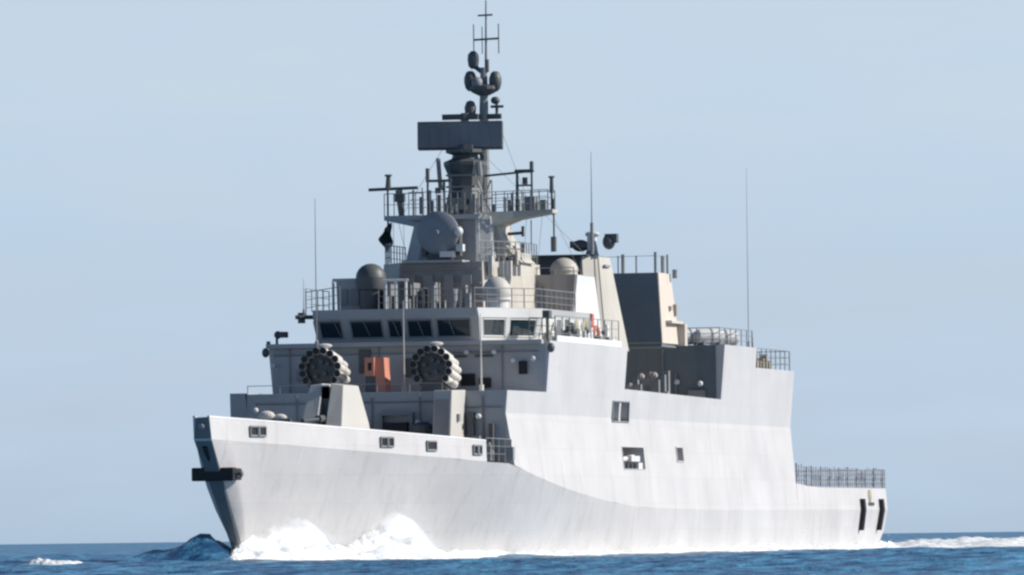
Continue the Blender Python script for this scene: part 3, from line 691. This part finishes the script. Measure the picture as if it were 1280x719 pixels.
part(MB().lathe((TX, TY, 20.16), [(.2, 0), (.5, .14), (.66, .28), (.66, .42), (.3, .5)], n=14), 'pod_platform', DARK, tm)
part(MB().ball((TX + .35, TY - .2, 20.7), .26, (1, 1, 1.1)), 'pod_antenna', MID, tm, smooth=True)
part(MB().lathe((TX + .05, .40, 21.75), [(.10, -.40), (.22, -.28), (.26, 0), (.24, .22), (.10, .38)], n=12), 'pod_antenna', DARK, tm, smooth=True)
part(MB().tube((TX, .46, 21.45), (TX, TY, 21.15), .10), 'pod_arm', DARK, tm)
mb = MB().tube((TX, .42, 22.62), (TX, 1.56, 22.66), .045)
for y in (.42, 1.54): mb.tube((TX, y, 22.0), (TX, y, 23.3), .025)
mb.tube((TX, .62, 23.68), (TX, 1.28, 23.70), .04).tube((TX, 1.0, 21.2), (TX, 1.0, 21.75), .10).tube((TX, .8, 22.0), (TX, .8, 23.2), .02)
part(mb, 'crosstree', DARK, tm)
# ---------------- bridge wing port side gear (lit)
part(MB().box(64.2, 76.5, 5.95, 6.03, 9.15, 9.42), 'wing_coaming', WHITE)
mb = MB()
for i in range(22):
    x = 64.8 + random.random() * 10; y = 4.9 + random.random() * .9
    mb.box(x, x + .15 + random.random() * .35, y, y + .12 + random.random() * .2, 9.16, 9.4 + random.random() * .85)
parts(mb, 'wing_locker', WHITE)
mb = MB()
for i in range(14):
    x = 65.5 + random.random() * 9; y = 5.6 + random.random() * .3; z = 9.3 + random.random() * .7
    mb.ball((x, y, z), .10 + random.random() * .12, seg=8)
parts(mb, 'lamp_housing', DARK)
mb = MB()
for x, z in ((72.5, 10.0), (71.3, 9.9), (70.5, 10.05)): mb.lathe((x, 5.9, z), [(.2, 0), (.26, .04), (.2, .08)], axis='Y', n=12)
parts(mb, 'hose_coil', TAN)
rail([(76.3, 5.9, 9.15), (64.4, 5.95, 9.2)], h=1.1, step=1.4, wires=3)
rail([(76.0, 4.7, 9.2), (76.3, 5.9, 9.15)], h=1.0, step=.6)
part(MB().tube((75.6, 5.4, 9.15), (75.6, 5.4, 10.3), .07).box(75.4, 75.9, 5.25, 5.55, 10.2, 10.5), 'pelorus', DARK)
lbs = []
for k, (x, z) in enumerate(((66.4, 9.85), (65.2, 9.72))):
    lb = D.objects.new('lifebuoy', None)
    mb = MB(); Rm, rr = .25, .085
    ring_ = []
    for i in range(18):
        a = 2 * math.pi * i / 18; rg = []
        for j in range(8):
            b_ = 2 * math.pi * j / 8; q = Rm + rr * math.cos(b_)
            rg.append(mb.bm.verts.new((q * math.cos(a), rr * math.sin(b_), q * math.sin(a) * 1.2)))
        ring_.append(rg)
    for i in range(18):
        for j in range(8): mb.bm.faces.new((ring_[i][j], ring_[(i + 1) % 18][j], ring_[(i + 1) % 18][(j + 1) % 8], ring_[i][(j + 1) % 8]))
    o = mb.build('lifebuoy', RED, None, smooth=True); o.location = (x, 5.12, z); o.rotation_euler.z = math.radians(-12)
    tag(o, ('red lifebuoy behind the port wing rail, nearer the bridge windows', 'red lifebuoy hung lower, nearer the foot of the tall cream funnel')[k], 'lifebuoy', 'lifebuoys on the port rail')
part(MB().box(65.9, 66.3, 5.0, 5.2, 9.2, 10.6), 'fire_hose_box', RED)
# ---------------- deckhouse abaft the mast with its dome
dh = part(MB().loft([[(68, -4.0, 9.2), (68, 4.55, 9.2), (63.2, 4.95, 9.2), (63.2, -4.3, 9.2)], [(68, -4.0, 12.28), (68, 4.88, 12.28), (64.6, 4.92, 12.28), (64.6, -4.1, 12.28)]]), 'radar_deckhouse', TOWERP)
part(MB().poly([(67.9, 4.57, 9.25), (67.9, 4.62, 9.25), (63.3, 5.0, 9.25), (63.3, 4.95, 9.25)], [(67.9, 4.89, 12.25), (67.9, 4.94, 12.25), (64.7, 4.97, 12.25), (64.7, 4.92, 12.25)]), 'deckhouse_sunlit_skin', WHITE, dh)  # white skin paints the sunlit port side brighter
dd = part(MB().lathe((65.8, 3.85, 12.28), [(.6, 0), (.6, .2), (.65, .25)], n=20), 'antenna_drum', CREAM, smooth=True)
part(MB().ball((65.8, 3.85, 12.48), .64, (1, 1, .95), cut=0), 'satellite_dome', CREAM, dd, smooth=True)
rail([(68, -1, 12.28), (68, 4.8, 12.28)], h=.3, step=.8, wires=1)
mb = MB()
for y in (2.2, 2.55, 2.9, 3.3): mb.box(68.02, 68.1, y - .1, y + .1, 10.7, 11.8)
parts(mb, 'stiffener', MID, dh)
# ---------------- funnel
def fn(z):
    t = (13.35 - z) / 4.15
    return [(60.0 + .3 * t, -3.3 - .3 * t), (60.0 + .3 * t, 3.32 + .25 * t), (59.2 + .3 * t, 3.85 + .4 * t), (57.2 - .9 * t, 3.95 + .62 * t), (57.2 - .9 * t, -3.95 - .62 * t), (59.2 + .3 * t, -3.85 - .4 * t)]
fnl = part(MB().loft([ngon(fn(9.16), 9.16), ngon(fn(13.35), 13.35)]), 'funnel', CREAM)
part(MB().box(57.0, 60.0, -3.6, 3.9, 6.98, 9.16), 'funnel_base', SHADEGREY, fnl)
part(MB().poly([(60.32, -3.3, 9.3), (60.35, 3.2, 9.3), (60.31, 3.2, 9.3), (60.30, -3.3, 9.3)], [(60.08, -3.25, 13.33), (60.08, 3.28, 13.33), (60.01, 3.28, 13.33), (60.01, -3.25, 13.33)]), 'funnel_front_plating', FUNNELP, fnl)
part(MB().tube((59.35, 3.9, 13.3), (59.68, 4.28, 9.3), .03).box(57.6, 58.6, 3.98, 4.06, 12.9, 13.0), 'funnel_piping', MID, fnl)
part(MB().box(56.8, 60.3, -3.6, 3.6, 13.35, 13.42), 'funnel_cap', FUNNELP, fnl)
# optical director on the funnel top
dr = part(MB().lathe((59.0, 3.55, 13.4), [(.32, 0), (.26, .2), (.2, .6)], n=12), 'gun_director', MID)
parts(MB().ball((59.1, 3.05, 13.85), .30, (1, 1.3, .9)).ball((59.1, 4.35, 14.0), .32, (1, .9, 1.1)).box(58.9, 59.3, 2.6, 3.2, 13.75, 14.05).box(58.9, 59.3, 4.2, 4.75, 13.95, 14.35), 'director_sight', DARK, dr)
part(MB().box(58.9, 59.3, 3.4, 3.75, 13.6, 14.3).ball((59.1, 3.6, 14.35), .24, (1, 1.4, .6)), 'director_head', CANVAS, dr)
# ---------------- after casing
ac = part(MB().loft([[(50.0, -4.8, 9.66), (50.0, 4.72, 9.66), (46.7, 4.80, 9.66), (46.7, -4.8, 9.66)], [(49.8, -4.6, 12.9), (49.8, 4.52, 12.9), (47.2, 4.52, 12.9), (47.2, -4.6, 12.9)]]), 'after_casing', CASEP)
part(MB().poly([(50.01, -4.8, 9.7), (50.06, -4.8, 9.7), (50.06, 4.70, 9.7), (50.01, 4.70, 9.7)], [(49.81, -4.5, 12.88), (49.86, -4.5, 12.88), (49.86, 4.48, 12.88), (49.81, 4.48, 12.88)]), 'casing_front_shade', SHADEGREY, ac)  # casing front's shade put into this dark skin
part(MB().box(46.6, 49.0, 4.66, 4.95, 10.6, 10.72).box(46.4, 46.9, 4.7, 5.1, 9.6, 10.6), 'casing_step', CASEP, ac)
parts(MB().box(47.9, 48.2, 4.62, 4.74, 11.2, 11.4).box(46.9, 47.3, 4.6, 4.8, 11.0, 11.5), 'casing_bracket', RUSTY, ac)
for x, y, h_, r_ in ((49.6, 2.6, .8, .035), (49.6, 3.45, .8, .04), (49.6, 4.35, .95, .07), (48.4, 4.4, .8, .03), (47.3, 4.4, .9, .05), (49.6, 1.4, .8, .03)):
    part(MB().tube((x, y, 12.9), (x, y, 12.9 + h_), r_), 'stanchion', MID, ac)
part(MB().path([(49.6, 1.4, 13.65), (49.6, 4.35, 13.68), (47.3, 4.4, 13.68)], .012), 'guard_wire', MID, ac)
parts(MB().tube((47.4, 4.2, 12.9), (47.4, 4.2, 13.75), .09).tube((48.6, 2.6, 12.9), (48.6, 2.6, 13.8), .09).tube((47.3, 4.75, 12.7), (47.3, 4.75, 13.1), .12), 'casing_vent', MID)
part(MB().box(46.75, 49.98, -4.75, 4.68, 9.5, 9.655), 'casing_deck', SHADEGREY)
part(MB().box(44.0, 50.0, -5.0, -.8, 6.98, 9.44), 'casing_base', SHADEGREY)
# boat bay clutter and hangar front
mb = MB()
for i in range(14):
    x = 50.4 + random.random() * 3; y = 3.2 + random.random() * 2; mb.box(x, x + .3, y, y + .15 + random.random() * .4, 6.41, 7.1 + random.random() * 1.3)
parts(mb, 'boat_davit', MID)
mb = MB()
for i in range(6):
    mb.ball((51.5 + random.random(), 3.6 + i * .3, 7.4 + random.random() * .8), .18, seg=8)
parts(mb, 'mooring_float', RUSTY)
for y, z in ((4.0, 8.0), (5.1, 7.9), (2.0, 7.9)):
    part(MB().ball((43.75, y, z), .13).tube((43.5, y, z), (43.75, y, z), .04), 'flood_lamp', WHITE)
part(MB().tube((43.62, 3.3, 6.5), (43.62, 3.3, 9.5), .04).tube((43.62, 3.9, 6.5), (43.62, 3.9, 8.4), .05).box(43.54, 43.7, 4.5, 5.3, 6.45, 7.6), 'pipework', MID)
door(43.54, 2.6, 6.45)
# hangar roof: rails and life rafts
ZH = 9.70
rail([(43.3, .5, ZH), (43.3, 5.95, ZH), (36.2, 6.0, ZH)], h=.80, step=1.1, wires=3)
rail([(36.0, 6.0, 9.0), (36.2, 6.0, ZH)], h=.8, step=1)
rail([(36.0, 5.95, 8.76), (27.0, 5.9, 8.76)], h=.95, step=1.2, wires=3)
rail([(27.0, 5.9, 8.76), (26.8, 0, 8.76)], h=.95, step=1.4, wires=3)
lr0 = None
labs = ['white life raft canister on the hangar roof, closest to the cream casing', 'white life raft canister on the hangar roof, second from the cream casing',
        'white life raft canister on the hangar roof, third from the cream casing', 'white life raft canister on the hangar roof, nearest the stepped roof end']
for k, (x, y) in enumerate(((42.6, 4.35), (42.4, 5.3), (39.2, 5.3), (37.0, 4.8))):
    if lr0 is None:
        lr0 = r_ = empty('life_raft_canister')
        c_ = MB().lathe((0, 0, .42), [(.18, -.68), (.33, -.60), (.36, -.3), (.36, .3), (.33, .60), (.18, .68)], n=16, axis='Y').build('canister', WHITE, lr0, smooth=True)
        MB().lathe((0, 0, .42), [(.375, -.05), (.375, .05)], n=16, axis='Y').build('strap', MID, lr0)
        MB().box(-.3, .3, -.45, -.35, 0, .18).box(-.3, .3, .35, .45, 0, .18).build('cradle', MID, lr0)
    else: r_ = copy_tree(lr0)
    r_.location = (x, y, ZH); r_.rotation_euler.z = math.radians(35)
    tag(r_, labs[k], 'life raft', 'life raft canisters on the hangar roof')
mb = MB()
for i in range(8): mb.box(30 + i * .7, 30.3 + i * .7, 5.3, 5.6, 8.76, 9.0 + random.random() * .5)
parts(mb, 'roof_ventilator', TAN)
# flight deck: folding safety nets stand as a grid of bars round the edge
mb = MB()
pts = [(26.4, 6.05, 3.28), (22.6, 6.02, 3.15), (2.1, 5.70, 3.15)]
for a, b_ in zip(pts, pts[1:]):
    a, b_ = Vector(a), Vector(b_); n = int((b_ - a).length / .62)
    for i in range(n + 1):
        p = a + (b_ - a) * i / n; h_ = .92 + .12 * random.random(); mb.tube(p, p + Vector((0, 0, h_)), .022 if i % 4 else .045, n=5)
    for z in (.02, .3, .6, .9): mb.tube(a + Vector((0, 0, z)), b_ + Vector((0, 0, z)), .022, n=5)
    for i in range(n):
        p = a + (b_ - a) * i / n; q = a + (b_ - a) * (i + 1) / n
        if random.random() < .5: mb.tube(p, q + Vector((0, 0, .9)), .018, n=4)
part(mb, 'flight_deck_net', NETP)
rail([(2.1, 5.70, 3.15), (2.1, -5.70, 3.15)], h=.95, step=.6, wires=4, r=.025, m=NETP, name='flight_deck_net')
rail([(26.0, -6.0, 3.15), (2.1, -5.70, 3.15)], h=.95, step=.9, wires=4, r=.025, m=NETP, name='flight_deck_net')
# ---------------- whip antennas
whip(80.2, -3.55, 8.95, 15.3, r=.03, m=MID)
whip(80.2, .25, 7.0, 10.9, r=.04, m=CANVAS)
whip(80.2, 3.6, 7.0, 10.3, r=.04, m=CANVAS)
whip(62.0, 4.25, 13.35, 17.9, r=.03, base=1.4)
whip(37.0, 6.0, 9.7, 18.2, r=.02, m=NETP)
whip(77.4, -4.85, 10.4, 12.0, r=.02)
mb = MB()                                     # stays between mast and funnel
for a, b_ in (((69, 1.0, 17.6), (59.5, 3.3, 13.5)), ((70.2, 4.3, 15.0), (63, 4.0, 12.4)), ((69.6, -2.7, 14.9), (68.0, -2.6, 12.8))): mb.tube(a, b_, .01, n=4)
for y in (-2.2, -1.6, 2.6, 3.3, 4.0): mb.tube((70.4, y, 14.8), (72.0 if y < 0 else 69.0, y * .8, 10.7), .010, n=4)
for y in (-1.0, 1.6): mb.tube((68.2, y * .6 + .5, 19.2), (70.4, y * 2.2, 15.0), .010, n=4)
part(mb, 'rigging_wire', MID)
mb = MB()
for i in range(18):
    y = -1.5 + random.random() * 5.6; z = 14.95; x = 69.6 + random.random() * 1.6
    mb.box(x, x + .15, y, y + .06 + random.random() * .14, z, z + .25 + random.random() * .6)
parts(mb, 'aerial_base', MID, pf)
# ------------------------------------------------------------------ sea
def wave(x, y):
    p = Vector((x, y, 0))
    h = 0.0
    h += .12 * noise.noise(Vector((x * .10, y * .045, 1.3)))
    h += .12 * noise.noise(Vector((x * .30, y * .13, 4.1)))
    h += .11 * noise.noise(Vector((x * .85, y * .40, 9.7)))
    h += .05 * noise.noise(Vector((x * 2.6, y * 1.5, 2.2)))
    return h
def inhull(x, y): return 3 < x < 104.9 and abs(y) < yw(x) - .2
def sea_h(x, y):
    h = wave(x, y)
    # the ship's own waves: a glassy starboard bow roller and a port one
    d = (x - 106.6) / 2.4; e_ = (y + 1.05) / .95
    h += 1.02 * math.exp(-(d * d) ** 1.2 - (e_ * e_) ** 1.3) * (1 + .25 * noise.noise(Vector((x * .8, y * 2.2, 3))) + .12 * noise.noise(Vector((x * 2, y * 5, 3))))
    d = (x - 107.0) / 3.2; e_ = (y + 2.85) / .85
    h += .50 * math.exp(-d * d - (e_ * e_) ** 1.3) * (1 + .3 * noise.noise(Vector((x * .8, y * 2.2, 8))) + .12 * noise.noise(Vector((x * 2, y * 5, 9))))
    return h
WATER = D.materials.new('sea_water'); WATER.use_nodes = True
n = WATER.node_tree; p = n.nodes['Principled BSDF']
p.inputs['Roughness'].default_value = 0.28; p.inputs['IOR'].default_value = 1.33
tc = n.nodes.new('ShaderNodeTexCoord')
mp1 = n.nodes.new('ShaderNodeMapping'); mp1.inputs['Scale'].default_value = (.07, .8, 1); n.links.new(tc.outputs['Object'], mp1.inputs[0])
na = n.nodes.new('ShaderNodeTexNoise'); na.inputs['Scale'].default_value = 1.0; na.inputs['Detail'].default_value = 8; na.inputs['Roughness'].default_value = .62; n.links.new(mp1.outputs[0], na.inputs['Vector'])
cr = n.nodes.new('ShaderNodeValToRGB'); n.links.new(na.outputs['Fac'], cr.inputs[0])
cr.color_ramp.elements[0].position = .41; cr.color_ramp.elements[0].color = (.012, .055, .13, 1)
cr.color_ramp.elements[1].position = .62; cr.color_ramp.elements[1].color = (.085, .29, .46, 1)
n.links.new(cr.outputs[0], p.inputs['Base Color'])
mp2 = n.nodes.new('ShaderNodeMapping'); mp2.inputs['Scale'].default_value = (.55, .9, 1); n.links.new(tc.outputs['Object'], mp2.inputs[0])
nb = n.nodes.new('ShaderNodeTexNoise'); nb.inputs['Scale'].default_value = 1.6; nb.inputs['Detail'].default_value = 7; n.links.new(mp2.outputs[0], nb.inputs['Vector'])
bp = n.nodes.new('ShaderNodeBump'); bp.inputs['Strength'].default_value = .8; bp.inputs['Distance'].default_value = .5
n.links.new(nb.outputs['Fac'], bp.inputs['Height']); n.links.new(bp.outputs[0], p.inputs['Normal'])
def graded(a, b, fine0, fine1, st, grow):
    xs = srange(fine0, fine1, st); d = st; x = fine1; 
    while x < b: d *= grow; x += d; xs.append(x)
    d = st; x = fine0; lo_ = []
    while x > a: d *= grow; x -= d; lo_.append(x)
    return lo_[::-1] + xs
xs = graded(-40000, 1500, -60, 235, .42, 1.045); ys = graded(-40000, 40000, -22, 52, .40, 1.06)
verts = []; faces = []
for x in xs:
    for y in ys:
        far = max(0, -x - 60, x - 235, y - 60, -y - 30)
        k = 1.0 if far < 150 else max(0.0, 1 - (far - 150) / 1200)
        verts.append((x, y, sea_h(x, y) * k if k > 0 else 0.0))
ny = len(ys)
for i in range(len(xs) - 1):
    for j in range(ny - 1): faces.append((i * ny + j, (i + 1) * ny + j, (i + 1) * ny + j + 1, i * ny + j + 1))
me = D.meshes.new('sea'); me.from_pydata(verts, [], faces); me.polygons.foreach_set('use_smooth', [True] * len(faces)); me.update()
sea = link('sea', me, WATER); sea['kind'] = 'structure'
# ------------------------------------------------------------------ foam
FOAM = D.materials.new('white_foam'); FOAM.use_nodes = True
n = FOAM.node_tree; p = n.nodes['Principled BSDF']; p.inputs['Roughness'].default_value = .9; p.inputs['Specular IOR Level'].default_value = .1
tc = n.nodes.new('ShaderNodeTexCoord'); nf = n.nodes.new('ShaderNodeTexNoise'); nf.inputs['Scale'].default_value = 1.7; nf.inputs['Detail'].default_value = 9; nf.inputs['Roughness'].default_value = .65
n.links.new(tc.outputs['Object'], nf.inputs['Vector'])
cr = n.nodes.new('ShaderNodeValToRGB'); n.links.new(nf.outputs['Fac'], cr.inputs[0])
cr.color_ramp.elements[0].position = .36; cr.color_ramp.elements[0].color = (.46, .52, .56, 1)
cr.color_ramp.elements[1].position = .52; cr.color_ramp.elements[1].color = (.80, .81, .81, 1)
n.links.new(cr.outputs[0], p.inputs['Base Color'])
bp = n.nodes.new('ShaderNodeBump'); bp.inputs['Strength'].default_value = .6; bp.inputs['Distance'].default_value = .15
bp.inputs['Strength'].default_value = .35
n.links.new(nf.outputs['Fac'], bp.inputs['Height']); n.links.new(bp.outputs[0], p.inputs['Normal'])
def fbm(x, y, z=0): return noise.fractal(Vector((x, y, z)), .9, 2.1, 5)
HB = [(-3, .36), (20, .32), (40, .28), (60, .30), (74, .28), (80, .30), (84, .34), (88.6, .50), (90.8, 1.25), (92.4, 2.1), (94.0, 2.75), (95.2, 2.35), (96.4, 1.25), (97.4, .62), (98.2, .85), (99.6, 1.75), (101.3, 2.25), (103, 2.1), (104.7, 1.5), (106, .7), (107.3, .02)]
def foam_ribbon(name, sgn, x0, x1, st, kH, label):
    vs, fs = [], []
    xs = srange(x0, x1, st); NJ = 22
    for x in xs:
        H = lerp(x, HB) * kH; base = yw(x) - .15 if x < 104.9 else max(0.0, .1)
        wdt = .9 + H * 1.1
        for j in range(NJ + 1):
            t = j / NJ; y = base + wdt * t
            prof = min(1, t / .16) ** .6 * (1 - t) ** 1.5 if False else (1 - t) ** 1.35 * .80 + .20 * (1 - t) * math.cos(t * 9)
            lump = fbm(x * .55, y * .8, sgn * 3) * .17 * H + fbm(x * 1.3, y * 2.0, 7) * .09 * min(1, H + .15) + .05 * fbm(x * 6, y * 6, 1)
            z = .98 * H * prof + lump * (1 - t ** 3) * (1 if t < 1 else 0)
            z = z + wave(x, y) + .04 - (.25 if j == NJ else 0)
            vs.append((x + .25 * fbm(x, y, 5), sgn * (y + .12 * fbm(y, x, 8)), z))
    m_ = NJ + 1
    for i in range(len(xs) - 1):
        for j in range(NJ):
            f_ = (i * m_ + j, (i + 1) * m_ + j, (i + 1) * m_ + j + 1, i * m_ + j + 1); fs.append(f_ if sgn > 0 else f_[::-1])
    me = D.meshes.new(name); me.from_pydata(vs, [], fs); me.polygons.foreach_set('use_smooth', [True] * len(fs)); me.update()
    o = link(name, me, FOAM); tag(o, label, 'foam', kind='stuff'); return o
foam_ribbon('bow_wave_foam', 1, -2, 107.3, .16, 1.0, 'white foam thrown up at the bow and running along the lit side')
foam_ribbon('starboard_foam', -1, -2, 107.3, .5, .55, 'white foam along the far shaded side of the hull')
# mist hanging in the crests
MIST = D.materials.new('spray_mist'); MIST.use_nodes = True; n = MIST.node_tree; n.nodes.remove(n.nodes['Principled BSDF'])
pv = n.nodes.new('ShaderNodeVolumePrincipled'); pv.inputs['Color'].default_value = (.97, .98, .99, 1)
n.links.new(pv.outputs[0], n.nodes['Material Output'].inputs['Volume'])
tc = n.nodes.new('ShaderNodeTexCoord'); nm = n.nodes.new('ShaderNodeTexNoise'); nm.inputs['Scale'].default_value = 1.5; nm.inputs['Detail'].default_value = 5; nm.inputs['Roughness'].default_value = .6
mr = n.nodes.new('ShaderNodeMapRange'); mr.inputs[1].default_value = .40; mr.inputs[2].default_value = .66; mr.inputs[4].default_value = 2.2
n.links.new(tc.outputs['Object'], nm.inputs['Vector']); n.links.new(nm.outputs['Fac'], mr.inputs[0]); n.links.new(mr.outputs[0], pv.inputs['Density'])
def mist(x0, x1, label):
    mb = MB(); secs = []
    for x in srange(x0, x1, .4):
        t = (x - x0) / (x1 - x0); e_ = max(.05, math.sin(math.pi * t)) ** .5
        H = (lerp(x, HB) * .80 + .1) * e_; y0 = yw(x) - .05 if x < 104.9 else 0.0; w_ = .5 + .75 * H
        rg = []
        for j in range(9):
            a = math.pi / 2 * j / 8
            rg.append((x, y0 + w_ * math.cos(a) ** .8, .05 + H * math.sin(a) + .06 * fbm(x * 2, j * .4, 2)))
        secs.append([(x, y0, .02)] + rg)
    o = mb.loft(secs).build('spray_mist', MIST, None); tag(o, label, 'mist', kind='stuff')
mist(98.0, 107.2, 'soft white mist hanging in the first bow wave crest by the stem')
mist(87.5, 97.2, 'soft white mist hanging in the second bow wave crest')
# torn veils of spray standing over the crests
VEIL = D.materials.new('spray_veil'); VEIL.use_nodes = True
n = VEIL.node_tree; p = n.nodes['Principled BSDF']; p.inputs['Base Color'].default_value = (.70, .71, .72, 1); p.inputs['Roughness'].default_value = 1.0; p.inputs['Specular IOR Level'].default_value = 0
tc = n.nodes.new('ShaderNodeTexCoord'); mpv = n.nodes.new('ShaderNodeMapping'); mpv.inputs['Scale'].default_value = (1.1, 1.6, 2.2)
nv = n.nodes.new('ShaderNodeTexNoise'); nv.inputs['Scale'].default_value = 2.6; nv.inputs['Detail'].default_value = 10; nv.inputs['Roughness'].default_value = .72
at = n.nodes.new('ShaderNodeAttribute'); at.attribute_name = 'fade'
a1 = n.nodes.new('ShaderNodeMath'); a1.operation = 'SUBTRACT'; a2 = n.nodes.new('ShaderNodeMapRange'); a2.inputs[1].default_value = 0; a2.inputs[2].default_value = .22
n.links.new(tc.outputs['Object'], mpv.inputs[0]); n.links.new(mpv.outputs[0], nv.inputs['Vector']); n.links.new(nv.outputs['Fac'], a1.inputs[0]); n.links.new(at.outputs['Fac'], a1.inputs[1])
n.links.new(a1.outputs[0], a2.inputs[0]); n.links.new(a2.outputs[0], p.inputs['Alpha'])
def veil(k_, off, hs_, label):
    vs, fs, fd_ = [], [], []
    xs = srange(80, 107, .12); NJ = 16
    for x in xs:
        H = lerp(x, HB) * hs_; base = (yw(x) if x < 104.9 else 0) + off
        for j in range(NJ + 1):
            t = j / NJ
            z = H * t + .12 * fbm(x * .9, k_ * 5, t) * t; y = base + (.35 + .5 * H) * (1 - t) ** 1.6 + .10 * fbm(x * 1.5, z * 1.5, k_)
            vs.append((x - .5 * t * t * H * .3, y, z)); fd_.append(.16 + .42 * t ** 1.5)
    m_ = NJ + 1
    for i in range(len(xs) - 1):
        for j in range(NJ): fs.append((i * m_ + j, (i + 1) * m_ + j, (i + 1) * m_ + j + 1, i * m_ + j + 1))
    me = D.meshes.new('spray_veil'); me.from_pydata(vs, [], fs); me.polygons.foreach_set('use_smooth', [True] * len(fs))
    a_ = me.attributes.new('fade', 'FLOAT', 'POINT'); a_.data.foreach_set('value', fd_); me.update()
    o = link('spray_veil', me, VEIL); tag(o, label, 'spray', kind='stuff')
veil(1, .02, .98, 'inner torn veil of white spray standing over the bow wave crests')
veil(2, .28, .84, 'outer torn veil of white spray leaning off the bow wave crests')
# spray drops over the crests
bm = bmesh.new()
oct_ = [(1, 0, 0), (-1, 0, 0), (0, 1, 0), (0, -1, 0), (0, 0, 1), (0, 0, -1)]
of = [(0, 2, 4), (2, 1, 4), (1, 3, 4), (3, 0, 4), (2, 0, 5), (1, 2, 5), (3, 1, 5), (0, 3, 5)]
def drop(x, y, z, r):
    v = [bm.verts.new((x + a * r, y + b * r, z + c * r)) for a, b, c in oct_]
    for f in of: bm.faces.new([v[i] for i in f])
for i in range(26000):
    x = random.choice((random.gauss(92.3, 2.3), random.gauss(101.5, 2.6), random.uniform(84, 107)))
    if x > 107.5 or x < 60: continue
    H = lerp(x, HB); y = yw(x) + abs(random.gauss(0, .5)) * (H + .2)
    z = H * (1 - min(1, (y - yw(x)) / (.9 + H * 1.1))) ** 1.35 + random.expovariate(1 / (.05 + .07 * H))
    drop(x, y, z, random.uniform(.004, .013))
for i in range(350):
    x = random.uniform(104.5, 107.5); y = random.gauss(.1, .5); z = random.expovariate(1 / .3)
    if abs(y) > .15: drop(x, y, z, random.uniform(.008, .028))
for i in range(3000):
    x = random.uniform(-60, 84); y = yw(max(3, x)) + abs(random.gauss(0, .5)); drop(x, y, .15 + random.expovariate(1 / .10), random.uniform(.01, .03))
me = D.meshes.new('spray'); bm.to_mesh(me); bm.free(); me.materials.append(FOAM)
so_ = D.objects.new('spray', me); COL.objects.link(so_); tag(so_, 'fine white spray drops flying off the bow wave crests', 'spray', kind='stuff')
# wake astern, spreading
def foam_patch(name, cx, cy, lx, ly, H, ang, label, nx=90, nyy=40, thr=.0, seed=0.):
    vs, fs = [], []
    c, s = math.cos(ang), math.sin(ang)
    for i in range(nx + 1):
        for j in range(nyy + 1):
            u = -1 + 2 * i / nx; v = -1 + 2 * j / nyy
            X = cx + u * lx * c - v * ly * s; Y = cy + u * lx * s + v * ly * c
            en = max(0, 1 - abs(u) ** 2.4) * max(0, 1 - abs(v) ** 2)
            k = .55 + .9 * fbm(X * .35, Y * .35, 3 + seed) + .35 * fbm(X * 1.8, Y * 1.8, seed)
            z = wave(X, Y) - .06 + H * en * max(-.3, k) + .02
            vs.append((X, Y, z))
    for i in range(nx):
        for j in range(nyy): fs.append((i * (nyy + 1) + j, (i + 1) * (nyy + 1) + j, (i + 1) * (nyy + 1) + j + 1, i * (nyy + 1) + j + 1))
    me = D.meshes.new(name); me.from_pydata(vs, [], fs); me.polygons.foreach_set('use_smooth', [True] * len(fs)); me.update()
    o = link(name, me, FOAM); tag(o, label, 'foam', kind='stuff'); return o
foam_patch('wake_foam', -46, 3.0, 50, 7.5, .50, 0.0, 'churned white wake spreading out behind the stern', nx=220, nyy=50)
foam_patch('stem_foam', 106.6, -.55, 1.0, .9, .35, 0.3, 'patch of broken foam on the dark swell at the foot of the stem', nx=40, nyy=30, seed=2)
foam_patch('swell_foam', 109.3, -1.5, .6, 1.6, .22, 0.0, 'thin streak of foam on the dark swell just off the stem', nx=30, nyy=50, seed=5)
foam_patch('whitecap', 118.0, -4.05, 1.25, 1.6, .42, 1.57, 'small white breaking crest alone on the open water ahead of the bow', seed=4)
